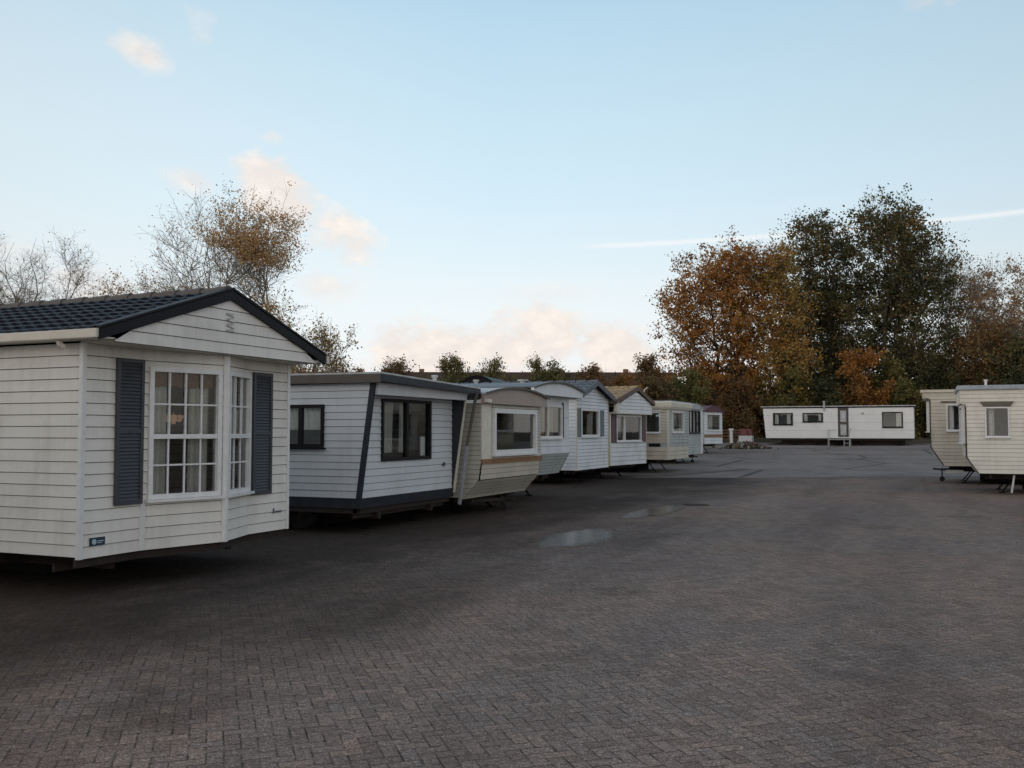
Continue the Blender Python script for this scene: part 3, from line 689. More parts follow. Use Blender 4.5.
def simple(name, c, rough=0.5, em=None):
    m, t, b, q = pbsdf(name); n = q.noise(objco(t), 12, 3)
    t.links.new(q.ramp(n, [(0.3, tuple(x * 0.85 for x in c)), (0.7, c)]), b.inputs['Base Color']); b.inputs['Roughness'].default_value = rough
    if em: b.inputs['Emission Color'].default_value = (*em[0], 1); b.inputs['Emission Strength'].default_value = em[1]
    return m
M['lampshade'] = simple('lit_lampshade', (0.7, 0.5, 0.3), 0.7, ((1.0, 0.62, 0.38), 0.12))
M['badge'] = simple('navy_badge', (0.02, 0.05, 0.09), 0.3)
M['badge_light'] = simple('pale_badge_print', (0.45, 0.6, 0.65), 0.4)
h1 = home_one()

def copy_tree(o, parent=None):
    c = o.copy(); col.objects.link(c); c.parent = parent
    for ch in list(o.children): copy_tree(ch, c)
    return c
nb = copy_tree(h1); nb.location = (-9.6, -0.9, 0)             # unseen copy, added to shade the yard and the nearest home
nb['label'] = 'unseen copy of the nearest mobile home, added left of the viewer to shade the yard'

# ---- 2: slanted front with dark blue trim
def home_two():
    r = empty('mobile_home', (-8.80, 14.08, 0), 0, 'bluish white mobile home with leaning front and dark blue trim', 'mobile home', GL)
    W, L, zb, zt = 3.5, 10.0, 0.64, 2.64
    off = lambda z: -0.30 * (2.64 - z) / 2.2
    F0 = Plane((0, 0, 0), (0, 1, 0), (1, 0, 0), off)
    FV = Plane((-0.275, 0, 0), (0, 1, 0), (1, 0, 0))
    mb = MB(); boards(mb, FV, zb, zt, 0.03, W - 0.06, 0.125, holes=[(0.66, 2.50, 1.26, 2.40)]); mb.build('front_wall', M['sid2'], r)
    S = side_plane(0, -1); S2 = side_plane(W, 1)
    lo = lambda z: -off(z) + 0.05
    mb = MB(); boards(mb, S, zb, zt, lo, L, 0.125, holes=[(1.02, 2.05, 1.52, 2.28), (4.5, 5.3, 1.5, 2.28)]); mb.build('side_wall', M['sid2'], r)
    mb = MB(); boards(mb, S2, zb, zt, lo, L, 0.125); boards(mb, Plane((-L, 0, 0), (0, 1, 0), (-1, 0, 0)), zb, zt, 0, W, 0.125); mb.build('side_wall', M['sid2'], r)
    mb = MB()
    mb.hexa([(-0.30, 0.0, zb), (-0.27, 0, zb), (-0.27, 0.03, zb), (-0.30, 0.03, zb), (-0.275, 0, zt), (0.0, 0, zt), (0.0, 0.03, zt), (-0.275, 0.03, zt)]); F0.box(mb, -0.025, 0.035, zb - 0.02, zt, -0.07, 0.02); mb.build('corner_trim', M['navy'], r)
    mb = MB(); mb.hexa([(-0.30, W - 0.05, zb), (-0.265, W - 0.05, zb), (-0.265, W - 0.01, zb), (-0.30, W - 0.01, zb), (-0.275, W - 0.05, zt), (0.03, W - 0.05, zt), (0.03, W - 0.01, zt), (-0.275, W - 0.01, zt)]); mb.build('wing_panel', M['navy'], r, label='dark blue inner face of the right wing')
    mb = MB(); F0.box(mb, W - 0.008, W + 0.04, zb - 0.1, zt, -0.09, 0.05); mb.build('corner_post', M['cream_trim'], r)
    mb = MB(); F0.box(mb, -0.02, W + 0.03, 0.46, zb, -0.06, 0.02); S.box(mb, 0.32, L, 0.46, zb, -0.03, 0.015)
    mb.build('skirt', M['navy'], r)
    mb = MB(); F0.box(mb, 0.1, W - 0.05, 0.36, 0.457, -0.10, -0.03); S.box(mb, 0.45, L, 0.37, 0.457, -0.06, -0.01); mb.build('base_rail', M['chassis'], r)
    mb = MB(); mb.box(0.0, 0.06, 0.04, W - 0.04, 2.44, 2.66); mb.build('valance', M['sid2'], r)
    window(r, FV, 0.66, 2.50, 1.26, 2.40, fw=0.06, fm='black', nx=2, mullw=0.07, sill=False, curtain='curtain', curt_fill=(0.02, 0.44, 0.56, 0.74), half=(0.1, 1.0), depth=0.25)
    window(r, S, 1.02, 2.05, 1.52, 2.28, fw=0.06, fm='black', nx=2, mullw=0.06, curtain='curtain', curt_fill=(0.05, 0.95), half=(0.42, 1.0), depth=0.06)
    window(r, S, 4.5, 5.3, 1.5, 2.28, fw=0.06, fm='black', nx=1, curtain='curtain', curt_fill=(0.05, 0.95))
    mb = MB(); mb.box(-1.0, -0.95, 2.05, 2.2, zb, zb + .9); 
    mb = MB(); FV.box(mb, 2.18, 2.36, 1.33, 1.70, -0.05, -0.03); mb.build('paper_notice', M['white'], r, label='white paper standing in the front window')
    shell(r, L, W, zb, zt, off=off, deep=2.4)
    # roof: shallow slab falling to the right, pale metal drip edge
    def zr(y): return 2.82 - 0.028 * (y + 0.08)
    mb = MB(); x0, x1, y0, y1 = -L - 0.1, 0.24, -0.14, 3.98
    y1 = W + 0.22
    mb.hexa([(x0, y0, zr(y0) - 0.03 + .06), (x1, y0, zr(y0) - 0.03), (x1, y1, zr(y1) - 0.03), (x0, y1, zr(y1) - 0.03), (x0, y0, zr(y0) + .06), (x1, y0, zr(y0)), (x1, y1, zr(y1)), (x0, y1, zr(y1))])
    rf = mb.build('roof', M['zinc_lt'], r)
    mb = MB(); mb.hexa([(x0, y0, 2.71), (x1 - 0.03, y0, 2.64), (x1 - 0.03, y0 + 0.05, 2.64), (x0, y0 + 0.05, 2.71), (x0, y0, zr(y0) + .028), (x1 - 0.03, y0, zr(y0) - 0.032), (x1 - 0.03, y0 + 0.05, zr(y0) - 0.032), (x0, y0 + 0.05, zr(y0) + .028)])
    mb.build('fascia', M['brown'], rf)
    mb = MB(); mb.hexa([(x1 - 0.03, y0, 2.66), (x1 - 0.03, y1, 2.58), (x1 + 0.02, y1, 2.58), (x1 + 0.02, y0, 2.66), (x1 - 0.03, y0, zr(y0) - 0.034), (x1 - 0.03, y1, zr(y1) - 0.034), (x1 + 0.02, y1, zr(y1) - 0.034), (x1 + 0.02, y0, zr(y0) - 0.034)])
    mb.build('gutter', M['dark_metal'], rf)
    mb = MB(); mb.box(x0, x1 - 0.05, y0 + 0.06, W + .15, 2.645, 2.665); mb.build('soffit', M['navy'], rf)
    mb = MB(); mb.tube([(0.26, W + 0.05, 2.62), (0.20, W + 0.06, 2.40), (0.02, W + 0.04, 1.45)], 0.036, 8); dp = mb.build('downpipe', M['brown'], r)
    mb = MB(); mb.tube([(0.03, W + 0.04, 1.50), (-0.13, W + 0.02, 0.30)], 0.042, 8); mb.build('lower_pipe', M['zinc_g2'], dp)
    mb = MB(); mb.tube([(-0.6, 3.3, 2.7), (-0.6, 3.3, 2.92)], 0.045, 10); mb.tube([(-0.6, 3.3, 2.92), (-0.6, 3.3, 2.97)], 0.07, 10); mb.build('vent_pipe', M['zinc_lt'], rf)
    mb = MB(); mb.tube([FV(3.05, 1.14, 0.0), FV(3.05, 1.14, 0.05)], 0.04, 10); mb.build('socket', M['zinc'], r)
    undercarriage(r, L, W, 0.40, hitch=False, wheel_x=-1.9)
home_two()

def arch_roof(root, L, W, zs, zp, mat, x1, over=0.06, th=0.03, name='roof', yc=None, n=18):
    mb = MB(); yc = yc if yc is not None else W / 2
    P = []
    for i in range(n + 1):
        y = -over + (W + 2 * over) * i / n
        k = (y - yc) / ((W + 2 * over) / 2); P.append((y, zs + (zp - zs) * (1 - k * k)))
    for (y0, z0), (y1, z1) in zip(P[:-1], P[1:]):
        mb.hexa([(-L, y0, z0), (x1, y0, z0), (x1, y1, z1), (-L, y1, z1), (-L, y0, z0 + th), (x1, y0, z0 + th), (x1, y1, z1 + th), (-L, y1, z1 + th)])
    return mb.build(name, mat, root), P
def arch_panel(mb, P, x0, x1, zlow, y0=None, y1=None):
    for (ya, za), (yb, zb) in zip(P[:-1], P[1:]):
        mb.hexa([(x0, ya, zlow), (x1, ya, zlow), (x1, yb, zlow), (x0, yb, zlow), (x0, ya, za - .002), (x1, ya, za - .002), (x1, yb, zb - .002), (x0, yb, zb - .002)])
def chimney(root, x, y, z, h=0.16, mat='zinc_lt', r_=0.05, cap=True):
    mb = MB(); mb.tube([(x, y, z - 0.1), (x, y, z + h)], r_, 10)
    if cap: mb.tube([(x, y, z + h), (x, y, z + h + 0.05)], r_ * 1.7, 10)
    return mb.build('vent_pipe', M[mat], root)

# ---- 3: beige with arched brown fascia, undercut
def home_three():
    r = empty('mobile_home', (-8.6, 17.95, 0), 0, 'beige mobile home with brown arched fascia, big white framed window and tan strip below', 'mobile home', GL)
    W, L, zb, zt = 3.3, 9.0, 0.41, 2.40
    def off(z):
        if z > 1.2: return 0.0
        if z > 0.78: return -0.06 * (1.2 - z) / 0.42
        return -0.06 - 0.34 * (0.78 - z) / 0.37
    F0 = Plane((0, 0, 0), (0, 1, 0), (1, 0, 0), off)
    mb = MB()
    boards(mb, F0, 1.22, zt, 0.46, W, 0.075, 0.007, holes=[(0.54, 2.96, 1.30, 2.30)]); boards(mb, F0, zb, 0.77, 0.0, W, 0.075, 0.010)
    mb.build('front_wall', M['sid3'], r)
    mb = MB(); F0.box(mb, 0, 0.46, 1.22, zt, -0.02, 0.012); mb.build('corner_panel', M['cream_trim'], r)
    mb = MB(); boards(mb, F0, 0.79, 1.12, 0.06, W - 0.03, 0.11, 0.006); mb.build('lower_panel', M['sidR2'], r)
    mb = MB(); F0.box(mb, 0.0, W, 1.12, 1.22, -0.03, 0.04); mb.build('trim_strip', M['tan_strip'], r)
    mb = MB(); F0.box(mb, 0.0, W, zb - 0.03, zb, -0.03, 0.02); mb.build('base_rail', M['cream_trim'], r)
    for y, sg in ((0, -1), (W, 1)):
        S = side_plane(y, sg); lo = lambda z: -off(z)
        mb = MB(); boards(mb, S, zb, zt, lo, L, 0.10, 0.01, holes=[(1.2, 2.4, 1.35, 2.25)]); mb.build('side_wall', M['sid3'], r)
        window(r, S, 1.2, 2.4, 1.35, 2.25, fm='white', curtain='curtain')
    window(r, F0, 0.54, 2.96, 1.30, 2.30, fw=0.10, fd=0.06, curtain='pinkbrown', curt_fill=(0.0, 0.12), depth=0.3)
    mb = MB(); F0.box(mb, 0.50, 3.02, 2.315, 2.36, 0.012, 0.03); mb.build('pelmet', M['sid3'], r)
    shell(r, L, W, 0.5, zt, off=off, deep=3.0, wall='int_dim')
    mb = MB(); mb.box(-2.94, -2.90, 0.75, 1.95, 0.55, 2.2); mb.build('inner_door', M['curtain'], r)
    rf, P = arch_roof(r, L, W, 2.58, 2.75, M['zinc_lt'], 0.17, over=0.12)
    mb = MB(); arch_panel(mb, P, 0.06, 0.13, zt - 0.01); mb.build('fascia', M['pinkbrown'], r)
    mb = MB()
    for (a, b) in zip(P[:-1], P[1:]): mb.bar((0.185, a[0], a[1] + 0.012), (0.185, b[0], b[1] + 0.012), 0.025, 0.045)
    mb.build('roof_edge', M['brown'], rf)
    mb = MB(); mb.box(0.0, 0.20, -0.11, 0.10, 2.41, 2.475); mb.build('gutter', M['cream_trim'], rf)
    chimney(rf, -3.3, 2.6, 2.78, 0.18, 'white')
    undercarriage(r, L, W, 0.42, hitch=0.02, wheel_x=-3.2, inset=0.55)
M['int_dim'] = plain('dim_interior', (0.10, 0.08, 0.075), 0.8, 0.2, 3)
home_three()

# ---- 4: pale blue, deep arched canopy
def home_four():
    r = empty('mobile_home', (-9.41, 22.0, 0), 0, 'pale blue mobile home with shallow arched canopy and curtained window, third roof behind', 'mobile home', GL)
    r['label'] = 'pale blue-grey mobile home with wide arched canopy over a sandy curtained window, undercut front'
    W, L, zb, zt = 3.4, 9.5, 0.63, 2.78
    def off(z): return 0.0 if z > 1.2 else -0.32 * (1.2 - z) / 0.57
    F0 = Plane((0, 0, 0), (0, 1, 0), (1, 0, 0), off)
    mb = MB(); boards(mb, F0, 1.2, 1.60, 0.0, W, 0.19, 0.012); boards(mb, F0, 1.6, zt, 0, W, 0.5, 0.004, holes=[(0.7, 2.80, 1.62, 2.52)]); mb.build('front_wall', M['sid5'], r)
    mb = MB(); boards(mb, F0, zb, 1.2, 0.0, W, 0.085, 0.012); mb.build('lower_wall', M['sid4'], r)
    for y, sg in ((0, -1), (W, 1)):
        S = side_plane(y, sg); mb = MB(); boards(mb, S, zb, zt, lambda z: -off(z), L, 0.10, 0.01, holes=[(1.5, 2.7, 1.6, 2.5)]); mb.build('side_wall', M['sid4'], r)
        window(r, S, 1.5, 2.7, 1.6, 2.5, curtain='curtain')
    window(r, F0, 0.7, 2.80, 1.62, 2.52, fw=0.06, nx=2, curtain='curt_warm', curt_fill=(0.0, 0.2, 0.40, 0.80), depth=0.1, mullw=0.05)
    mb = MB(); F0.box(mb, 2.86, 2.93, 1.6, 2.6, 0.005, 0.03); mb.build('dark_strip', M['navy'], r)
    shell(r, L, W, zb, zt, off=off, deep=3.0)
    rf, P = arch_roof(r, L, W, 2.90, 3.08, M['zinc'], 0.42, over=0.12)
    mb = MB(); arch_panel(mb, P, 0.30, 0.38, 2.74); mb.build('fascia', M['sid5'], r)
    mb = MB(); mb.box(-0.02, 0.30, -0.1, W + 0.1, 2.75, 2.78); mb.build('soffit', M['pinkbrown'], r)
    mb = MB()
    for (a, b) in zip(P[:-1], P[1:]): mb.bar((0.435, a[0], a[1] + 0.012), (0.435, b[0], b[1] + 0.012), 0.025, 0.045)
    mb.build('roof_edge', M['brown'], rf)
    mb = MB(); mb.bar((-0.01, W + .01, 1.2), (-0.32, W + .01, 0.63), 0.03, 0.03); mb.build('corner_trim', M['navy'], r)
    chimney(rf, -2.4, 2.3, 3.02, 0.2)
    undercarriage(r, L, W, 0.60, hitch=False, wheel_x=-3.0, inset=0.5)
home_four()

def gabled(label, X, Y, rz, W, L, zb, ze, zap, ap, smat, tmat, bmat, over, front_x, build_front, side_holes=(), hitch=False, sidemat=None, ridge_amp=0.03, wx=-3.4):
    r = empty('mobile_home', (X, Y, gz(Y)), rz, label, 'mobile home', GL)
    F0 = Plane((0, 0, 0), (0, 1, 0), (1, 0, 0))
    slope = (zap - ze) / (ap + over)
    build_front(r, F0)
    for y, sg in ((0, -1), (W, 1)):
        S = side_plane(y, sg); mb = MB(); boards(mb, S, zb, ze + over * slope - 0.02, 0.0, L, 0.12, 0.012, holes=side_holes); mb.build('side_wall', M[sidemat or smat], r)
        for h in side_holes: window(r, S, *h, fm='white', curtain='curtain', curt_fill=(0.0, 0.12, 0.88, 1.0))
    rf = tile_roof(r, -L - 0.1, front_x, -over, ze, ap, zap, M[tmat], tw=0.22, course=0.35, amp=ridge_amp, step=0.03, name='roof', sub=5)
    tile_roof(rf, -L - 0.1, front_x, W + over, ze - ((W + over - ap) - (ap + over)) * slope * 0.0, ap, zap, M[tmat], tw=0.22, course=0.35, amp=ridge_amp, step=0.03, name='roof_slope', sub=5)
    mb = MB()
    x0 = front_x - .36
    while x0 > -L:
        mb.tube([(x0 + .36, ap, zap + 0.03), (x0, ap, zap + 0.015)], [0.07, 0.06], 8); x0 -= 0.42
    mb.build('ridge_cap', M[tmat], rf)
    mb = MB()
    for e in (-over, W + over):
        mb.hexa([(front_x - 0.01, e, ze - 0.11), (front_x - 0.01, ap, zap - 0.11), (front_x + 0.035, ap, zap - 0.11), (front_x + 0.035, e, ze - 0.11),
                 (front_x - 0.01, e, ze + 0.05), (front_x - 0.01, ap, zap + 0.06), (front_x + 0.035, ap, zap + 0.06), (front_x + 0.035, e, ze + 0.05)])
        
    mb.build('barge_board', M[bmat], rf)
    mb = MB()
    for e, s_ in ((-over, 1), (W + over, -1)): mb.box(-L, front_x - 0.02, e - 0.03 if s_ > 0 else e - 0.02, e + 0.02 if s_ > 0 else e + 0.03, ze - 0.10, ze - 0.005)
    mb.build('fascia', M[bmat], rf)
    return r, F0, rf

# ---- 5
def f5(r, F0):
    W, zb, ap = 3.4, 0.5, 1.6
    lo = lambda z: max(0.03, ap - (3.44 - z) / 0.42 * (ap)); hi = lambda z: min(W - 0.03, ap + (3.44 - z) / 0.42 * (W - ap))
    mb = MB(); boards(mb, F0, zb, 3.42, lo, hi, 0.118, 0.02, holes=[(0.42, 2.34, 1.62, 2.58)]); mb.build('front_wall', M['sid5'], r)
    mb = MB(); F0.box(mb, 0, 0.035, zb - .01, 3.0, -0.04, 0.025); F0.box(mb, W - 0.035, W, zb - .01, 3.0, -0.04, 0.025); mb.build('corner_trim', M['cream_trim'], r)
    window(r, F0, 0.42, 2.34, 1.62, 2.58, fw=0.07, nx=1, curtain='curtain', curt_fill=(0.62, 0.98), depth=0.2)
    # tied-back drape
    mb = MB(); prev = None
    for i in range(26):
        t = i / 25; z = 2.5 - 0.82 * t; y1 = 0.5 + 1.2 * (1 - t) ** 1.6 + 0.1; d = -0.14 + 0.02 * math.sin(i)
        p = (F0(0.5, z, d), F0(y1, z, d))
        if prev: mb.poly([prev[0], p[0], p[1], prev[1]])
        prev = p
    mb.build('drape', M['curt_dark'], r)
    louvre(r, F0, 0.06, 0.36, 1.62, 2.58, M['gs_shut'], n=14); louvre(r, F0, 2.50, 2.82, 1.62, 2.56, M['gs_shut'], n=14)
    shell(r, 10, W, zb, 3.0, deep=3.6)
    undercarriage(r, 10, W, 0.5, hitch=False)
r5, F5, rf5 = gabled('white mobile home with horizontal boards, slate grey tiled gable roof and grey-green shutters', -10.85, 30.0, 0, 3.4, 10.2, 0.5, 3.0, 3.52, 1.6, 'sid5', 'tile5', 'zinc', 0.14, 0.22, f5,
                     side_holes=[(0.9, 2.1, 1.6, 2.5)])
chimney(rf5, -2.6, 1.55, 3.5, 0.12, 'zinc_lt', 0.12)
# ---- 6
def f6(r, F0):
    W, zb, ap = 3.5, 0.52, 1.95
    lo = lambda z: max(0.30, ap - (3.34 - z) / 0.48 * 1.65); hi = lambda z: min(W - 0.02, ap + (3.34 - z) / 0.48 * 1.55)
    mb = MB(); boards(mb, F0, 1.36, 2.46, 0.0, W, 0.125, 0.015, holes=[(0.62, 3.0, 1.42, 2.42)]); boards(mb, F0, zb, 1.36, 0.12, W - 0.05, 0.16, 0.022); mb.build('front_wall', M['sid6'], r)
    GP = Plane((0.28, 0, 0), (0, 1, 0), (1, 0, 0))
    mb = MB(); boards(mb, GP, 2.52, 3.32, lo, hi, 0.13, 0.018); mb.build('gable_panel', M['sid6'], r)
    mb = MB(); mb.box(0.0, 0.30, 0.0, W, 2.47, 2.52); mb.box(0.2, 0.31, 0.0, 0.3, 2.52, 2.9); mb.build('canopy', M['cream_trim'], r)
    mb = MB(); mb.box(0.29, 0.31, ap - 0.14, ap + 0.14, 3.16, 3.26); mb.build('gable_vent', M['white'], r)
    mb = MB(); F0.box(mb, 0.0, 0.12, zb, 2.47, -0.05, 0.03); F0.box(mb, W - 0.05, W, zb, 2.47, -0.04, 0.03); mb.build('corner_trim', M['cream_trim'], r)
    window(r, F0, 0.62, 1.36, 1.42, 2.42, fw=0.05, curtain='curt_dark', curt_fill=(0.35, 0.6), depth=0.15)
    window(r, F0, 1.36, 3.0, 1.42, 2.42, fw=0.05, nx=1, curtain='curt_dark', curt_fill=(0.68, 0.98), depth=0.15)
    louvre(r, F0, 0.16, 0.58, 1.38, 2.44, M['maroon'], n=12); louvre(r, F0, 3.05, 3.42, 1.38, 2.44, M['maroon'], n=12)
    shell(r, 10, W, zb, 2.8, deep=3.6)
    undercarriage(r, 10, W, 0.5, hitch=False)
r6, F6, rf6 = gabled('cream and white mobile home with sandy tiled gable roof and plum red shutters', -11.0, 34.0, R(-7), 3.5, 9.8, 0.52, 2.93, 3.50, 1.95, 'sid6', 'tile6', 'barge_brown', 0.12, 0.34, f6,
                     side_holes=[(0.9, 2.1, 1.5, 2.4)], sidemat='sid7')

# ---- 7: ivory, flat top with rounded cornice
def home_seven():
    Y = 39.0
    r = empty('mobile_home', (-10.02, Y, gz(Y)), 0, 'ivory mobile home with flat cornice roof, its side window facing the yard', 'mobile home', GL)
    W, L, zb, zt = 3.5, 9.5, 0.60, 2.70
    F0 = Plane((0, 0, 0), (0, 1, 0), (1, 0, 0))
    hs = [(0.34, 1.75, 1.72, 2.60), (4.5, 5.5, 1.72, 2.60)]
    mb = MB(); S = side_plane(0, -1); boards(mb, S, 1.30, zt, 0.05, L, 0.125, 0.012, holes=hs); mb.build('side_wall', M['sid7'], r)
    mb = MB(); boards(mb, S, zb, 1.12, 0.02, L, 0.17, 0.020); boards(mb, F0, zb, 1.12, 0.0, W, 0.17, 0.02); mb.build('lower_cladding', M['sidR2'], r)
    mb = MB(); S.box(mb, 0, L, 1.12, 1.30, -0.05, -0.01); F0.box(mb, 0, W, 1.12, 1.30, -0.05, -0.01); mb.build('recessed_band', M['sid8'], r)
    mb = MB()
    for a, b in ((0.35, 0.85), (1.2, 1.7)): S.box(mb, a, b, 1.14, 1.27, -0.01, 0.012)
    mb.build('floor_vent', M['black'], r)
    mb = MB(); S2 = side_plane(W, 1); boards(mb, S2, zb, zt, 0.02, L, 0.125, 0.012, holes=hs[:1]); mb.build('side_wall', M['sid7'], r)
    mb = MB(); boards(mb, F0, 1.30, zt, 0.0, W, 0.125, 0.012, holes=[(0.55, 2.6, 1.73, 2.66)]); mb.build('front_wall', M['sid8'], r)
    mb = MB(); mb.box(-0.06, 0.022, -0.022, 0.05, zb, zt); mb.build('corner_trim', M['cream_trim'], r)
    for h in hs: window(r, S, *h, curtain='curtain', curt_fill=(0.45, 0.75), depth=0.2)
    window(r, S2, *hs[0], curtain='curtain')
    window(r, F0, 0.55, 2.6, 1.73, 2.66, fw=0.06, curtain='curtain', curt_fill=(0.0, 0.2, 0.75, 1.0))
    shell(r, L, W, zb, zt, deep=3.2)
    mb = MB(); prof = [(0.0, zt), (0.10, zt + 0.02), (0.16, zt + 0.12), (0.18, zt + 0.28), (0.14, zt + 0.36)]
    for (d0, z0), (d1, z1) in zip(prof[:-1], prof[1:]):
        mb.poly([(-L, -d0, z0), (d0, -d0, z0), (d1, -d1, z1), (-L, -d1, z1)]); mb.poly([(d0, -d0, z0), (d0, W + d0, z0), (d1, W + d1, z1), (d1, -d1, z1)])
        mb.poly([(-L, W + d0, z0), (d0, W + d0, z0), (d1, W + d1, z1), (-L, W + d1, z1)])
    mb.build('cornice', M['cream_trim'], r)
    mb = MB(); mb.box(-L, 0.15, -0.15, W + 0.15, zt + 0.355, zt + 0.39); rf = mb.build('roof', M['zinc'], r)
    mb = MB(); mb.tube([(-1.15, 0.4, zt + 0.36), (-1.15, 0.4, zt + 0.86)], 0.022, 8); mb.tube([(-1.15, 0.4, zt + 0.84), (-1.0, 0.4, zt + 0.96)], 0.02, 8); mb.build('aerial_mast', M['white'], rf)
    mb = MB(); S.box(mb, 0.25, 1.85, 2.62, 2.67, 0.01, 0.08); mb.build('pelmet', M['white'], r)
    undercarriage(r, L, W, 0.6, hitch=False, wheel_x=-3.6, inset=0.4)
home_seven()
# ---- 8
def home_eight():
    Y = 46.2
    r = empty('mobile_home', (-10.9, Y, gz(Y)), 0, 'small grey-blue mobile home showing only its front beyond the ivory one', 'mobile home', GL)
    g0 = gz(Y); W, L, zb, zt = 3.15, 9, 0.66 - g0, 2.92 - g0
    F0 = Plane((0, 0, 0), (0, 1, 0), (1, 0, 0))
    mb = MB(); boards(mb, F0, zb, zt, 0, W, 0.12, 0.012, holes=[(0.25, 2.6, 1.72 - g0, 2.85 - g0)]); mb.build('front_wall', M['sid8'], r)
    window(r, F0, 0.25, 2.6, 1.72 - g0, 2.85 - g0, fm='navy', nx=3, curtain='curtain', curt_fill=(0.5, 0.7), depth=0.3)
    for y, sg in ((0, -1), (W, 1)):
        mb = MB(); boards(mb, side_plane(y, sg), zb, zt, 0, L, 0.12, 0.012, holes=[(0.8, 1.9, 1.72 - g0, 2.6 - g0)]); mb.build('side_wall', M['sid8'], r)
        window(r, side_plane(y, sg), 0.8, 1.9, 1.72 - g0, 2.6 - g0)
    mb = MB(); F0.box(mb, 2.75, W + .02, zb, zt, -0.06, 0.04); mb.build('corner_trim', M['white'], r)
    rf, P = arch_roof(r, L, W, 2.95 - g0, 3.18 - g0, M['zinc_lt'], 0.12, over=0.1)
    mb = MB(); arch_panel(mb, P, 0.03, 0.09, zt); mb.build('fascia', M['sid8'], r)
    shell(r, L, W, zb, zt, deep=3)
    undercarriage(r, L, W, zb, hitch=0.12, inset=0.3)
home_eight()
# ---- 9
def home_nine():
    Y = 57.0; g0 = gz(Y)
    r = empty('mobile_home', (-12.46, Y, g0), R(-12), 'farthest small white mobile home of the left row, with maroon roof edge', 'mobile home', GL)
    W, L, zb, zt = 2.7, 7.5, 1.05 - g0, 2.98 - g0
    F0 = Plane((0, 0, 0), (0, 1, 0), (1, 0, 0))
    h = (0.35, 2.35, 1.85 - g0, 2.88 - g0)
    mb = MB(); boards(mb, F0, 1.45 - g0, zt, 0, W, 0.2, 0.008, holes=[h]); mb.build('front_wall', M['sid5'], r)
    mb = MB(); boards(mb, F0, zb, 1.45 - g0, 0, W, 0.2, 0.01); mb.build('lower_panel', M['sid5'], r)
    mb = MB(); F0.box(mb, 0, W, 1.45 - g0, 1.62 - g0, 0.012, 0.05); mb.build('trim_strip', M['tan_strip'], r)
    window(r, F0, *h, fm='white', fw=0.06, curtain='curtain', curt_fill=(0.2, 0.75), depth=0.3)
    for y, sg in ((0, -1), (W, 1)):
        mb = MB(); boards(mb, side_plane(y, sg), zb, zt, 0, L, 0.12, 0.012, holes=[(0.8, 1.9, 1.8 - g0, 2.7 - g0)]); mb.build('side_wall', M['sid8'], r)
        window(r, side_plane(y, sg), 0.8, 1.9, 1.8 - g0, 2.7 - g0)
    rf, P = arch_roof(r, L, W, 3.02 - g0, 3.36 - g0, M['maroon'], 0.12, over=0.1)
    mb = MB(); arch_panel(mb, P, 0.03, 0.09, zt); mb.build('fascia', M['maroon'], r)
    shell(r, L, W, zb, zt, deep=3)
    undercarriage(r, L, W, zb, hitch=False, inset=0.3)
home_nine()

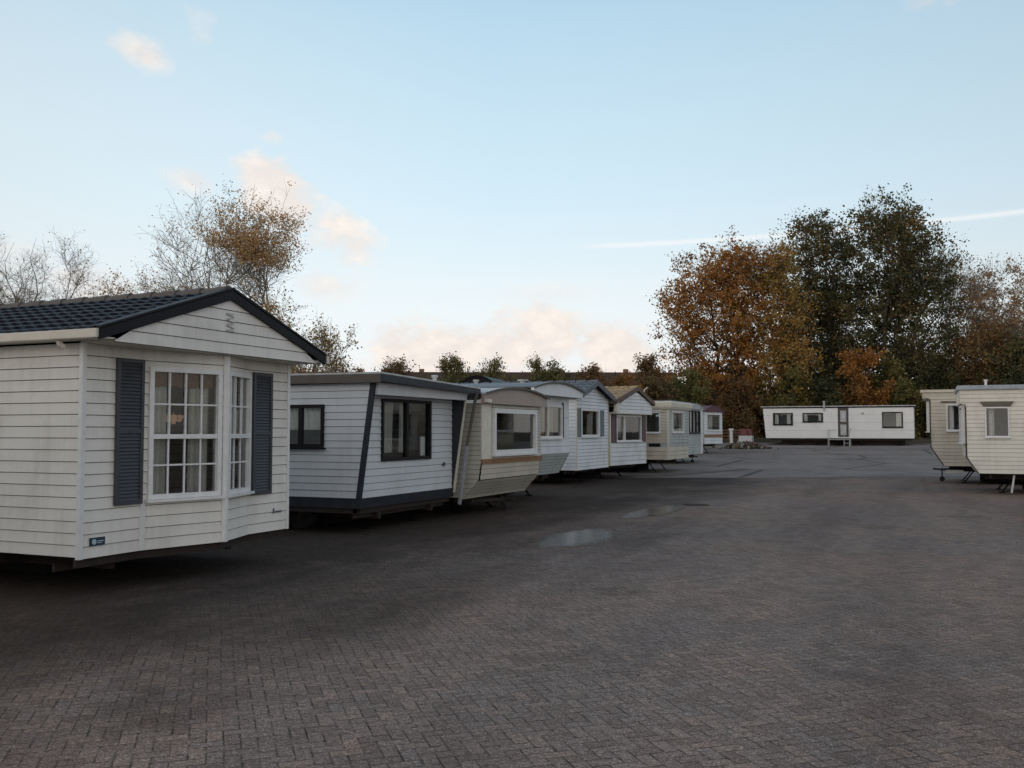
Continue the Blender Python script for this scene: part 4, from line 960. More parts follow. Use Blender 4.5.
# ---- far white home across the end of the yard
def home_far():
    Y = 72.0; g0 = gz(Y); X0, X1 = -11.15, -1.06
    r = empty('mobile_home', (X1, Y, g0), 0, 'long white flat-roofed mobile home across the far end of the yard', 'mobile home')
    L = X1 - X0; zb, zt = 1.32 - g0, 3.56 - g0
    S = side_plane(0, -1)                    # s runs to -x from the right-hand end
    sx = lambda X: X1 - X
    w1 = (sx(-9.21), sx(-10.62), 2.28 - g0, 3.16 - g0); w2 = (sx(-7.10), sx(-8.52), 2.49 - g0, 3.15 - g0); w3 = (sx(-1.76), sx(-3.11), 2.08 - g0, 3.18 - g0)
    dr = (sx(-5.42), sx(-6.02), 1.40 - g0, 3.50 - g0)
    mb = MB(); boards(mb, S, zb, zt, lambda z: 0.06 * (z - zb) * 0, lambda z: L + 0.20 * (z - zb) / 2.2 - 0.0, 0.56, 0.004, holes=[w1, w2, w3, dr]); mb.build('side_wall', M['sidF'], r)
    mb = MB(); mb.hexa([(-L + 0, 0.05, zb), (-L, 3.5, zb), (-L + .02, 3.5, zb), (-L + .02, 0.05, zb), (-L - .2, 0.0, zt), (-L - .2, 3.5, zt), (-L - .18, 3.5, zt), (-L - .18, 0.0, zt)])
    boards(mb, Plane((0, 0, 0), (0, 1, 0), (1, 0, 0)), zb, zt, 0, 3.5, 0.56, 0.004); boards(mb, side_plane(3.5, 1), zb, zt, 0, L, 0.56, 0.004); mb.build('end_wall', M['sidF'], r)
    for h_, c in ((w1, (0.08, 0.28, 0.75, 0.95)), (w2, (0.05, 0.2, 0.8, 1.0)), (w3, (0.03, 0.30))): window(r, S, *h_, fm='black', fw=0.07, curtain='curtain', curt_fill=c, sill=True)
    mb = MB(); S.box(mb, dr[0], dr[1], dr[2], dr[3], -0.10, -0.05); d = mb.build('door', M['brown'], r)
    mb = MB(); S.box(mb, dr[0] + 0.1, dr[1] - 0.1, dr[2] + 1.1, dr[3] - 0.2, -0.045, -0.035); S.box(mb, dr[0] + 0.1, dr[1] - 0.1, dr[2] + 0.15, dr[2] + 0.9, -0.045, -0.035); mb.build('door_pane', M['zinc_lt'], d)
    mb = MB(); S.box(mb, dr[1], dr[1] + 0.06, dr[2], zt, -0.05, 0.03); S.box(mb, dr[0] - 0.06, dr[0], dr[2], zt, -0.05, 0.03); S.box(mb, dr[0], dr[1], dr[3], zt - .002, -0.05, 0.03); mb.build('door_frame', M['brown'], r)
    mb = MB(); mb.hexa([(-L - 0.35, -0.12, zt + 0.03), (0.12, -0.12, zt + 0.03), (0.12, 3.6, zt + 0.03), (-L - 0.35, 3.6, zt + 0.03), (-L - 0.35, -0.12, zt + 0.09), (0.12, -0.12, zt + 0.09), (0.12, 3.6, zt + 0.09), (-L - 0.35, 3.6, zt + 0.09)])
    rf = mb.build('roof', M['zinc_lt'], r)
    mb = MB(); mb.box(-L - 0.25, 0.05, -0.06, 3.55, zt - 0.06, zt + 0.028); mb.build('fascia', M['black'], rf)
    mb = MB(); mb.tube([(sx(-4.4) * -1, -0.02, 3.08 - g0), (-sx(-4.4), -0.06, 3.08 - g0)], 0.10, 12); mb.build('wall_vent', M['steel'], r)
    mb = MB(); mb.tube([(-sx(-7.0), -0.08, 3.30 - g0), (-sx(-7.02), -0.08, 3.95 - g0)], 0.06, 10); mb.tube([(-sx(-7.02), -0.08, 3.95 - g0), (-sx(-7.02), -0.08, 4.0 - g0)], 0.10, 10); mb.build('flue_pipe', M['steel'], rf)
    mb = MB(); mb.box(-L + 0.3, -0.2, 0.15, 0.22, zb - 0.16, zb - 0.01); mb.box(-L + .3, -.2, 3.2, 3.27, zb - .14, zb - .01); mb.box(-L + 1.0, -.6, 0.7, 2.9, 0.03, zb - .15); mb.build('chassis', M['chassis'], r)
    for x in (-8.1, -6.5, -5.1, -3.5, -0.9):
        mb = MB(); mb.box(x - 0.1, x + 0.1, 0.2, 0.4, 0.004, zb - 0.01); mb.build('jack', M['underside'], r)
    for y in (0.5, 3.0):
        mb = MB(); mb.tube([(-4.4, y - .1, 0.3), (-4.4, y + .1, 0.3)], 0.3, 18); mb.build('wheel', M['rubber'], r)
    shell(r, L, 3.5, zb, zt, deep=5.0)
home_far()
def steps():
    g0 = gz(70.6); r = empty('door_steps', (-6.35, 70.75, g0), 0, 'galvanised steel steps with handrail in front of the far white home', 'steps')
    mb = MB(); mb.box(-0.35, 1.15, 0.25, 1.15, 0.46, 0.50); mb.build('platform', M['steel'], r)
    mb = MB(); mb.box(0.75, 1.15, -0.05, 0.22, 0.22, 0.25); mb.build('tread', M['steel'], r)
    for x, y in ((-0.33, 0.27), (1.13, 0.27), (-0.33, 1.12), (1.13, 1.12)):
        mb = MB(); mb.bar((x, y, 0.004), (x, y, 0.46), 0.04); mb.build('leg', M['steel'], r)
    for x in (0.77, 1.13):
        mb = MB(); mb.bar((x, -0.05, 0.004), (x, -0.05, 0.9), 0.035); mb.build('leg', M['steel'], r)
    mb = MB(); mb.bar((-0.33, 0.27, 0.5), (-0.33, 0.27, 1.15), 0.035); mb.bar((-0.33, 1.12, 0.5), (-0.33, 1.12, 1.15), 0.035); mb.bar((-0.33, 0.27, 1.15), (-0.33, 1.12, 1.15), 0.035)
    mb.bar((-0.33, 0.27, 1.15), (0.2, 0.27, 1.15), 0.035); mb.bar((1.13, -0.05, 0.9), (1.13, 1.12, 1.3), 0.035); mb.build('handrail', M['steel'], r)
steps()

# ---- right-hand homes (fronts face left)
def home_r1():
    r = empty('mobile_home', (0.94, 30.48, 0), 0, 'pale cream mobile home at the right edge with hooded side window', 'mobile home', GRR)
    m = -1; W, L, zb, zt = 3.4, 10, 0.60, 3.0
    def off(z): return 0.0 if z > 1.06 else -0.30 * (1.06 - z) / 0.46
    F0 = Plane((0, 0, 0), (0, 1, 0), (1, 0, 0), off); S = side_plane(0, -1)
    w1 = (0.50, 1.12, 1.64, 2.50); w2 = (4.2, 5.6, 1.6, 2.5)
    mb = MB(); boards(mb, S, zb, zt, lambda z: -off(z) + 0.02 if z < 2.6 else -0.14, L, 0.12, 0.013, holes=[w1, w2]); mb.build('side_wall', M['sidR1'], r, mir=m)
    mb = MB(); boards(mb, F0, zb, 2.6, 0, W, 0.12, 0.013, holes=[(0.5, 2.9, 1.5, 2.5)]); boards(mb, side_plane(W, 1), zb, zt, lambda z: -off(z), L, 0.12); mb.build('front_wall', M['sidR1'], r, mir=m)
    mb = MB(); mb.box(-0.02, 0.16, 0.02, W, 2.6, 3.0); mb.build('front_header', M['sidR1'], r, mir=m)
    mb = MB(); mb.bar((0.015, -0.012, 2.6), (0.015, -0.012, 1.06), 0.03, 0.02); mb.bar((0.015, -0.012, 1.06), (-0.285, -0.012, 0.60), 0.03, 0.02); mb.build('edge_trim', M['brown'], r, mir=m)
    window(r, F0, 0.35, 2.9, 1.47, 2.58, mir=m, fw=0.07, fd=0.11, curtain='curtain')
    window(r, S, *w1, mir=m, fw=0.035, fm='white', curtain='curtain', curt_fill=(0.12, 0.38), depth=0.25)
    window(r, S, *w2, mir=m, fw=0.035, curtain='curtain')
    mb = MB(); mb.hexa([S(0.38, 2.66, 0.014), S(1.24, 2.66, 0.014), S(1.24, 2.66, 0.09), S(0.38, 2.66, 0.09), S(0.46, 2.52, 0.014), S(1.16, 2.52, 0.014), S(1.16, 2.52, 0.05), S(0.46, 2.52, 0.05)]); mb.build('window_hood', M['zinc_g'], r, mir=m)
    mb = MB(); mb.box(-L, 0.22, -0.10, W + 0.1, 3.0, 3.13); rf = mb.build('roof', M['zinc_lt2'], r, mir=m, bevel=0.02)
    chimney(rf, 0, 0, 0).parent = None; bpy.data.objects.remove(bpy.data.objects['vent_pipe.004'], do_unlink=True) if False else None
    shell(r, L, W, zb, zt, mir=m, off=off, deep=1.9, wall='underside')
    undercarriage(r, L, W, 0.58, mir=m, hitch=False, inset=0.5, wheel_x=-4)
    mb = MB(); mb.bar((-1.22, 0.2, 0.55), (-1.14, 0.15, 0.05), 0.05); mb.build('jack', M['steel'], r, mir=m)
    return r, rf
M['zinc_g'] = plain('grey_hood', (0.16, 0.15, 0.13), 0.5, 0.2, 6)
M['zinc_lt2'] = plain('blue_grey_metal_edge', (0.33, 0.38, 0.42), 0.45, 0.2, 5)
def chim_m(rf, x, y, z, h, mat='white'):
    mb = MB(); mb.tube([(x, y, z - 0.05), (x, y, z + h)], 0.035, 10); mb.tube([(x, y, z + h), (x, y, z + h + 0.04)], 0.055, 10); mb.build('vent_pipe', M[mat], rf, mir=-1)
def home_r1b():
    global chimney
    c = chimney
    class _N: parent = None
    chimney = lambda *a, **k: _N()
    r, rf = home_r1(); chimney = c
    chim_m(rf, -0.56, 0.4, 3.13, 0.14)
home_r1b()
def home_r2():
    r = empty('mobile_home', (0.0, 35.92, 0), 0, 'dull beige mobile home with drawbar, half hidden behind the pale cream one on the right', 'mobile home', GRR)
    m = -1; W, L, zb, zt = 3.3, 9, 0.62, 3.15
    def off(z): return 0.0 if z > 1.27 else -0.40 * (1.27 - z) / 0.65
    F0 = Plane((0, 0, 0), (0, 1, 0), (1, 0, 0), off); S = side_plane(0, -1)
    w1 = (0.50, 1.15, 1.82, 2.74); w2 = (4, 5.3, 1.8, 2.7)
    mb = MB(); boards(mb, S, zb, zt, lambda z: -off(z) + 0.02 if z < 2.95 else -0.22, L, 0.12, 0.013, holes=[w1, w2]); mb.build('side_wall', M['sidR2'], r, mir=m)
    mb = MB(); boards(mb, F0, zb, 2.95, 0, W, 0.12, 0.013, holes=[(0.5, 2.8, 1.8, 2.8)]); boards(mb, side_plane(W, 1), zb, zt, lambda z: -off(z), L, 0.12); mb.build('front_wall', M['sidR2'], r, mir=m)
    mb = MB(); mb.box(-0.02, 0.24, 0.02, W, 2.95, 3.15); mb.build('front_header', M['sidR2'], r, mir=m)
    mb = MB(); mb.bar((0.015, -0.012, 2.95), (0.015, -0.012, 1.27), 0.03, 0.02); mb.bar((0.015, -0.012, 1.27), (-0.385, -0.012, 0.62), 0.035, 0.02); mb.build('edge_trim', M['brown'], r, mir=m)
    window(r, F0, 0.35, 2.9, 1.8, 2.85, mir=m, fw=0.07, fd=0.12, curtain='curtain')
    window(r, S, *w1, mir=m, fw=0.05, curtain='curtain', curt_fill=(0.1, 0.35), depth=0.2); window(r, S, *w2, mir=m, curtain='curtain')
    mb = MB(); S.box(mb, 0.35, 1.25, 2.80, 2.84, 0.014, 0.07); mb.build('window_hood', M['brown'], r, mir=m)
    mb = MB(); mb.box(-L, 0.30, -0.10, W + 0.1, 3.15, 3.24); rf = mb.build('roof', M['sidR2'], r, mir=m)
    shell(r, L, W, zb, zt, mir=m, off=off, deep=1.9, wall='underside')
    undercarriage(r, L, W, 0.58, mir=m, hitch=-0.05, inset=0.6, wheel_x=-4)
    mb = MB(); mb.box(-1.0, -0.45, -0.03, 0.3, 0.36, 0.48); mb.build('step_frame', M['steel'], r, mir=m)
home_r2()

# ------------------------------------------------------------------ yard details
def wet_mat():
    m, t, b, q = pbsdf('shallow_water_film')
    tcn = objco(t)
    sp = N(t, 'ShaderNodeSeparateXYZ'); t.links.new(tcn, sp.inputs[0])
    n = q.noise(q.vscale(tcn, (1.6, 0.8, 1)), 1.0, 6, 0.7); f = q.noise(tcn, 9, 4, 0.7)
    r2 = q.m('ADD', q.m('MULTIPLY', sp.outputs[0], sp.outputs[0]), q.m('MULTIPLY', sp.outputs[1], sp.outputs[1]))
    # local coordinates are scaled so that the sheet is a unit disc
    a = q.m('ADD', q.m('SUBTRACT', 0.85, r2), q.m('MULTIPLY', q.m('SUBTRACT', n, 0.5), 1.9))
    a = q.m('MULTIPLY', q.m('ADD', a, q.m('MULTIPLY', q.m('SUBTRACT', f, 0.5), 1.6)), 2.0, clamp=True)
    b.inputs['Base Color'].default_value = (0.03, 0.032, 0.035, 1); b.inputs['Roughness'].default_value = 0.08
    t.links.new(bump(t, q.noise(tcn, 25, 2), 0.002), b.inputs['Normal'])
    tr = N(t, 'ShaderNodeBsdfTransparent'); mx = N(t, 'ShaderNodeMixShader'); o = t.nodes['Material Output']
    t.links.new(q.m('MULTIPLY', a, q.m('ADD', 0.78, q.m('MULTIPLY', q.m('SUBTRACT', q.noise(q.vscale(tcn, (3.2, 9, 1)), 3.0, 4, 0.75), 0.40), 3.0, clamp=True)), clamp=True), mx.inputs[0]); t.links.new(tr.outputs[0], mx.inputs[1]); t.links.new(b.outputs[0], mx.inputs[2]); t.links.new(mx.outputs[0], o.inputs[0])
    return m
M['wet'] = wet_mat()
def puddle(x, y, rx, ry, rot, label, seed):
    rr = random.Random(seed); mb = MB(); n = 40; ph = [rr.random() * 6.28 for _ in range(4)]
    mb.poly([((1 + 0.12 * math.sin(3 * t + ph[0]) + 0.08 * math.sin(5 * t + ph[1]) + .05 * math.sin(9 * t + ph[2])) * math.cos(t), (1 + 0.12 * math.sin(3 * t + ph[0]) + 0.08 * math.sin(5 * t + ph[1])) * math.sin(t), 0) for t in [2 * math.pi * k / n for k in range(n)]])
    o = mb.build('puddle', M['wet']); o.location = (x, y, 0.005); o.scale = (rx, ry, 1); o.rotation_euler = (0, 0, R(rot)); tag(o, label, kind='structure')
puddle(-5.5, 15.3, 0.72, 1.9, -6, 'shallow puddle on the pavers, the nearer and wider of the two', 3)
puddle(-5.72, 21.0, 0.50, 2.3, -4, 'narrow puddle on the pavers beside the drain grate', 7)
def drain():
    r = empty('drain_grate', (-5.30, 23.25, 0), R(24), 'small black iron drain grate set in the paving near the puddles', 'drain')
    mb = MB(); mb.box(-0.26, 0.26, -0.20, 0.20, -0.02, 0.004); mb.build('pit', M['black'], r)
    mb = MB()
    for a in ((-0.28, 0.28, -0.22, -0.19), (-0.28, 0.28, 0.19, 0.22), (-0.28, -0.25, -0.19, 0.19), (0.25, 0.28, -0.19, 0.19)): mb.box(*a, 0.002, 0.012)
    for k in range(7): mb.box(-0.23 + k * 0.07, -0.20 + k * 0.07, -0.19, 0.19, 0.0055, 0.011)
    mb.build('grate', M['chassis'], r)
drain()
# loose leaves and crumbs on the paving
def litter():
    rr = random.Random(11); mb = MB()
    for _ in range(420):
        x = rr.uniform(-8.5, 9); y = rr.uniform(2.5, 34)
        s = rr.uniform(0.008, 0.022); a = rr.random() * 6.28; z = 0.006 + rr.random() * 0.006
        c, s_ = math.cos(a) * s, math.sin(a) * s
        mb.poly([(x - c, y - s_, z), (x + s_ * .6, y - c * .6, z + rr.random() * .008), (x + c, y + s_, z + 0.002), (x - s_ * .6, y + c * .6, z + rr.random() * .012)], rr.choice((0, 0, 0, 1)))
    tag(mb.build('fallen_leaves', [LM['brown'], LM['pink']]), 'small dry fallen leaves scattered over the block paving', kind='stuff')
litter()
def rubble():
    rr = random.Random(5); mb = MB()
    cx, cy = -11.7, 65.6
    for k in range(170):
        t = rr.gauss(0, 0.42); u = rr.gauss(0, 0.35); x = cx + t * 1.7 + 0.1; y = cy + u * 1.2
        hgt = max(0, 0.50 * math.exp(-(t * t * 2.5 + u * u * 2.5))) * rr.random()
        s = rr.uniform(0.04, 0.12); z = gz(y) + hgt + s * 0.3
        ax = [rr.uniform(.6, 1.3) * s for _ in range(3)]; rot = Matrix.Rotation(rr.random() * 6, 3, 'Z') @ Matrix.Rotation(rr.random() * 1.0, 3, 'X')
        P = [rot @ Vector((sx * ax[0] * rr.uniform(.7, 1), sy * ax[1] * rr.uniform(.7, 1), sz * ax[2] * rr.uniform(.7, 1))) + Vector((x, y, z)) for sz in (-1, 1) for sx, sy in ((-1, -1), (1, -1), (1, 1), (-1, 1))]
        mb.hexa(P, rr.choice((0, 0, 1, 2)))
    o = mb.build('rubble_heap', [M['soil'], M['wood'], M['conc']]); tag(o, 'low heap of broken stone rubble in front of the far white home', 'rubble', kind='stuff')
rubble()
# things beyond the left row at the far end
def fence():
    x0, x1, y = -22.0, -13.3, 78.0
    r = empty('timber_fence', (x1, y, gz(y)), 0, 'low brown timber board fence beyond the farthest home of the left row', 'fence')
    for k in range(6):
        mb = MB(); x = -(x1 - x0) * k / 5; mb.box(x - 0.06, x + 0.06, -0.05, 0.05, 0.0, 0.95); mb.build('post', M['wood'], r)
    for z in (0.10, 0.34, 0.58, 0.82):
        mb = MB(); mb.box(x0 - x1, 0, -0.08, -0.052, z, z + 0.13); mb.build('rail', M['wood'], r)
fence()
def post_small():
    r = empty('marker_post', (-14.3, 75.2, gz(75.2)), 0, 'short white marker post with a wider cap beside the red and white bin', 'post')
    mb = MB(); mb.box(-0.11, 0.11, -0.11, 0.11, 0, 0.95); mb.build('shaft', M['white'], r)
    mb = MB(); mb.box(-0.17, 0.17, -0.17, 0.17, 0.951, 1.12); mb.build('cap', M['white'], r, bevel=0.03)
post_small()
def bin_():
    r = empty('container', (-13.3, 75.5, gz(75.5)), 0, 'low red and white container standing between the marker post and the far white home', 'container')
    mb = MB(); mb.box(-0.50, 0.55, 0, 0.8, 0.06, 0.55); mb.build('base', M['white'], r, bevel=0.02)
    mb = MB(); mb.hexa([(-0.50, 0, .551), (0.55, 0, .551), (0.55, 0.8, .551), (-0.50, 0.8, .551), (-0.42, 0.12, 1.08), (0.48, 0.12, 1.08), (0.48, 0.75, 1.08), (-0.42, 0.75, 1.08)]); mb.build('hood', M['red'], r, bevel=0.02)
    mb = MB(); mb.box(-0.50, -0.35, -0.012, -0.002, .60, 1.0); mb.box(0.1, 0.3, -0.012, -0.002, .60, .95); mb.build('stripe', M['maroon'], r)
bin_()
def shed():
    r = empty('shed', (-22.8, 47.0, 0), R(10), 'dark round-topped shed roof showing behind the beige and pale blue homes', 'shed')
    mb = MB(); n = 12; P = [(1.15 * math.cos(math.pi * k / n), 3.9 + 1.0 * math.sin(math.pi * k / n)) for k in range(n + 1)]
    for a, b in zip(P[:-1], P[1:]): mb.hexa([(a[0], 0, a[1]), (a[0], 4, a[1]), (b[0], 4, b[1]), (b[0], 0, b[1]), (a[0] * .97, 0, a[1] - .05), (a[0] * .97, 4, a[1] - .05), (b[0] * .97, 4, b[1] - .05), (b[0] * .97, 0, b[1] - .05)])
    mb.build('roof', M['black'], r)
    mb = MB(); mb.box(-1.1, 1.1, 0.1, 3.9, 0, 3.9); mb.poly([(a[0] * .96, 0.1, a[1] - .04) for a in P]); mb.build('wall', M['black'], r)
shed()

# row of brick houses far behind the left row
def row_house():
    a = Vector((-68.0, 91.4, 1.18)); b = Vector((-27.0, 110.6, 1.18)); d = b - a; Ln = d.length
    r = empty('row_house', a, math.atan2(d.y, d.x), 'long brick terrace with red-brown tiled roof on the horizon behind the left row', 'house')
    mb = MB(); mb.box(0, Ln, 0, 8, 0, 4.3); mb.poly([(0, 0, 4.3), (0, 8, 4.3), (0, 4, 7.6)]); mb.poly([(Ln, 0, 4.3), (Ln, 8, 4.3), (Ln, 4, 7.6)]); mb.build('wall', M['brick'], r)
    mb = MB(); mb.hexa([(-.3, -.4, 4.05), (Ln + .3, -.4, 4.05), (Ln + .3, 4, 7.65), (-.3, 4, 7.65), (-.3, -.4, 4.25), (Ln + .3, -.4, 4.25), (Ln + .3, 4, 7.85), (-.3, 4, 7.85)])
    mb.hexa([(-.3, 8.4, 4.05), (Ln + .3, 8.4, 4.05), (Ln + .3, 4.001, 7.65), (-.3, 4.001, 7.65), (-.3, 8.4, 4.25), (Ln + .3, 8.4, 4.25), (Ln + .3, 4.001, 7.85), (-.3, 4.001, 7.85)])
    rf = mb.build('roof', M['rtile'], r)
    for x in (7, 14.5, 31.5, 39.5):
        mb = MB(); mb.box(x - .3, x + .3, 4.2, 4.7, 7.3, 8.25); mb.build('chimney', M['brick'], rf)
    for k in range(9):
        x = 2.2 + k * 5.0
        for z in (0.9,):
            mb = MB(); mb.box(x, x + 1.4, -0.05, 0.02, z, z + 1.3); f = mb.build('window', M['white'], r)
            mb = MB(); mb.box(x + .08, x + 1.32, -0.07, -0.055, z + .08, z + 1.22); mb.build('pane', M['navy'], f)
row_house()

# ------------------------------------------------------------------ trees
def unit(rng, n):
    v = rng.normal(size=(n, 3)); return v / np.linalg.norm(v, axis=1, keepdims=True)
class Wood:
    def __init__(s): s.v = []; s.f = []; s.k = 0
    def tube(s, P, rad, n):
        P = np.asarray(P, float); m = len(P); T = np.gradient(P, axis=0); T /= (np.linalg.norm(T, axis=1, keepdims=True) + 1e-9)
        ref = np.array([1.0, 0.13, 0.05]) if abs(T[0][0]) < 0.8 else np.array([0, 1.0, 0.1])
        Rr = np.cross(T, ref); Rr /= (np.linalg.norm(Rr, axis=1, keepdims=True) + 1e-9); U = np.cross(T, Rr)
        ang = np.arange(n) * 2 * np.pi / n
        V = P[:, None, :] + (Rr[:, None, :] * np.cos(ang)[None, :, None] + U[:, None, :] * np.sin(ang)[None, :, None]) * np.asarray(rad)[:, None, None]
        s.v.append(V.reshape(-1, 3))
        i = np.arange(m - 1)[:, None] * n; a = np.arange(n)[None, :]; b = (a + 1) % n
        s.f.append((np.stack([i + a, i + b, i + n + b, i + n + a], -1) + s.k).reshape(-1, 4)); s.k += m * n
def np_mesh(name, V, F, mats, parent, smooth=False):
    me = bpy.data.meshes.new(name); me.vertices.add(len(V)); me.vertices.foreach_set('co', V.astype(np.float32).ravel())
    nF, w = F.shape; me.loops.add(nF * w); me.polygons.add(nF)
    me.loops.foreach_set('vertex_index', F.astype(np.int32).ravel())
    me.polygons.foreach_set('loop_start', np.arange(0, nF * w, w, dtype=np.int32)); me.polygons.foreach_set('loop_total', np.full(nF, w, dtype=np.int32))
    if smooth: me.polygons.foreach_set('use_smooth', np.ones(nF, dtype=bool))
    me.materials.append(mats); me.update(calc_edges=True); me.validate()
    o = bpy.data.objects.new(name, me); col.objects.link(o)
    if parent is not None: o.parent = parent
    return o
def curve(p0, p1, rng, n=7, sag=0.12, up=0.25):
    p0 = np.array(p0); p1 = np.array(p1); L = np.linalg.norm(p1 - p0)
    mid = (p0 + p1) / 2 + rng.normal(size=3) * L * sag * 0.5; mid[2] -= L * up * 0.3
    t = np.linspace(0, 1, n)[:, None]
    P = (1 - t) ** 2 * p0 + 2 * t * (1 - t) * mid + t * t * p1
    P[1:-1] += rng.normal(size=(n - 2, 3)) * L * 0.018
    return P
def tree(name, x, y, H, blobs, label, cat='tree', group=None, seed=1, tr=0.2, stems=1, lean=(0, 0), clear=0.25, limbs=22, subs=7, twigs=6, leaves=0, leaf=0.2,
         lm='orange', bark='bark', fill=0, spread=0.5, twig_r=0.012, twig_l=0.07, topbias=0.0, leaf_low=0.0, leafzone=None):
    """blobs: (dx, dy, z, rx, rz, weight) ellipsoids of the crown; limbs grow to targets inside them"""
    rng = np.random.default_rng(seed); g0 = gz(y)
    r = empty(name, (x, y, g0), 0, label, cat, group)
    W_ = Wood(); tips = []
    stemsP = []
    for s in range(stems):
        a = rng.random() * 6.28; sp = 0.0 if stems == 1 else H * 0.09
        base = np.array([math.cos(a) * 0.15 * (stems > 1), math.sin(a) * 0.15 * (stems > 1), -0.1])
        top = np.array([lean[0] + math.cos(a) * sp, lean[1] + math.sin(a) * sp, H * 0.90])
        P = curve(base, top, rng, 12, 0.07, 0.0); rad = np.linspace(tr, tr * 0.05, 12) / (stems ** 0.5); rad[0] *= 1.35
        W_.tube(P, rad, 8); stemsP.append((P, rad))
    wts = np.array([b[5] * b[3] * b[3] * b[4] for b in blobs]); wts = wts / wts.sum()
    for l in range(limbs):
        b = blobs[rng.choice(len(blobs), p=wts)]
        u = unit(rng, 1)[0] * (0.55 + 0.45 * rng.random() ** 0.5); tgt = np.array([b[0] + u[0] * b[3], b[1] + u[1] * b[3], b[2] + u[2] * b[4]])
        P, rad = stemsP[rng.integers(len(stemsP))]
        hd = np.hypot(*(tgt[:2] - np.array(lean) * tgt[2] / H)); zs = np.clip(tgt[2] - hd * (0.8 + 0.7 * rng.random()) - 0.06 * H, clear * H, H * 0.85)
        i = int(np.clip(np.searchsorted(P[:, 2], zs), 1, len(P) - 2)); p0 = P[i]; r0 = rad[i] * 0.6
        Lb = np.linalg.norm(tgt - p0); C = curve(p0, tgt, rng, 8, 0.16, 0.35); rr = np.linspace(min(r0, 0.022 + Lb * 0.020), twig_r * 1.3, 8)
        W_.tube(C, rr, 5)
        for s in range(subs):
            t = 0.3 + 0.7 * rng.random(); k = int(t * 7); q0 = C[k]
            dirn = (C[min(k + 1, 7)] - C[k - 1]); dirn = dirn / (np.linalg.norm(dirn) + 1e-9)
            dv = dirn * 0.6 + unit(rng, 1)[0] * 0.8 + np.array([0, 0, 0.30]); dv /= np.linalg.norm(dv)
            Ls = H * spread * 0.14 * (0.5 + rng.random()); q1 = q0 + dv * Ls
            D = curve(q0, q1, rng, 5, 0.15, 0.2); W_.tube(D, np.linspace(max(rr[k] * 0.55, twig_r), twig_r * 0.7, 5), 4)
            for w_ in range(twigs):
                kk = rng.integers(1, 5); e0 = D[kk]; dv2 = dv * 0.7 + unit(rng, 1)[0] * 0.8 + np.array([0, 0, 0.2]); dv2 /= np.linalg.norm(dv2)
                e1 = e0 + dv2 * H * twig_l * (0.4 + 0.8 * rng.random()); em = (e0 + e1) / 2 + rng.normal(size=3) * 0.03 * H * twig_l * 3
                W_.tube(np.array([e0, em, e1]), np.array([twig_r * 0.7, twig_r * 0.55, twig_r * 0.3]), 3); tips.append(em); tips.append(e1)
    np_mesh('trunk', np.concatenate(W_.v), np.concatenate(W_.f), M[bark], r, True)
    if leaves:
        T = np.array(tips)
        if leafzone is not None:
            keep = np.array([any(((t[0] - z[0]) / z[2]) ** 2 + ((t[2] - z[1]) / z[3]) ** 2 < 1 for z in leafzone) or rng.random() < 0.06 for t in T])
            T = T[keep]
        c = T[rng.integers(len(T), size=leaves)] + rng.normal(size=(leaves, 3)) * max(leaf * 1.1, H * 0.011)
        if fill:
            nc = int(fill); bi = rng.choice(len(blobs), size=nc, p=wts); B_ = np.array([b[:5] for b in blobs])[bi]
            u_ = unit(rng, nc) * (rng.random(nc) ** 0.4)[:, None]
            cc = B_[:, :3] + u_ * B_[:, [3, 3, 4]] * 1.02
            k_ = int(leaves * 0.55); sel = rng.integers(nc, size=k_); sz = (0.4 + 0.8 * rng.random(nc))[sel][:, None]
            c[:k_] = cc[sel] + rng.normal(size=(k_, 3)) * np.array([1, 1, 0.7]) * 0.42 * sz
        n_ = unit(rng, leaves); a = np.cross(n_, unit(rng, leaves)); a /= np.linalg.norm(a, axis=1, keepdims=True); b = np.cross(n_, a)
        s1 = (leaf * (0.35 + 0.45 * rng.random(leaves)))[:, None]; s2 = s1 * (0.5 + 0.4 * rng.random(leaves))[:, None]
        V = np.stack([c - a * s1, c - b * s2 + n_ * s1 * .2, c + a * s1, c + b * s2 + n_ * s1 * .2], 1).reshape(-1, 3)
        np_mesh('crown', V, np.arange(leaves * 4).reshape(-1, 4), LM[lm], r)
    return r
GT = 'trees behind the far white home'; GM = 'bushy trees in front of the brick terrace'; GLT = 'bare autumn trees behind the left row'
# right-hand cluster
tree('oak_tree', -17.2, 86.4, 18.3, [(0.3, 0, 12.5, 4.8, 4.8, 1), (-3.9, 0, 11.2, 2.8, 3.6, 1.4), (2.2, 0, 14.8, 3.2, 3.2, 1.1), (3.4, 0, 9.0, 3, 4.6, .9), (-1.6, 0, 15.2, 2.8, 2.6, 1.1), (-3.6, 0, 6.0, 3.0, 2.6, .9), (1, 0, 5, 4, 2.6, .8)],
     'large orange-brown oak, leftmost of the tall trees behind the far white home', 'tree', GT, 11, 0.34, 2, limbs=66, subs=8, twigs=5, leaves=34000, leaf=0.19, lm='orange', clear=0.12, fill=420)
tree('birch_tree', -12.2, 86.8, 17.9, [(0, 0, 11.5, 2.6, 5.8, 1), (0, 0, 15.2, 2.1, 2.4, 1.2), (0.3, 0, 6, 3.0, 3.4, .9)], 'slender yellow tree between the orange oak and the dark oaks', 'tree', GT, 12, 0.20, 1, limbs=44, subs=8, twigs=5, leaves=17000, leaf=0.18, lm='yellow', clear=0.25, fill=170)
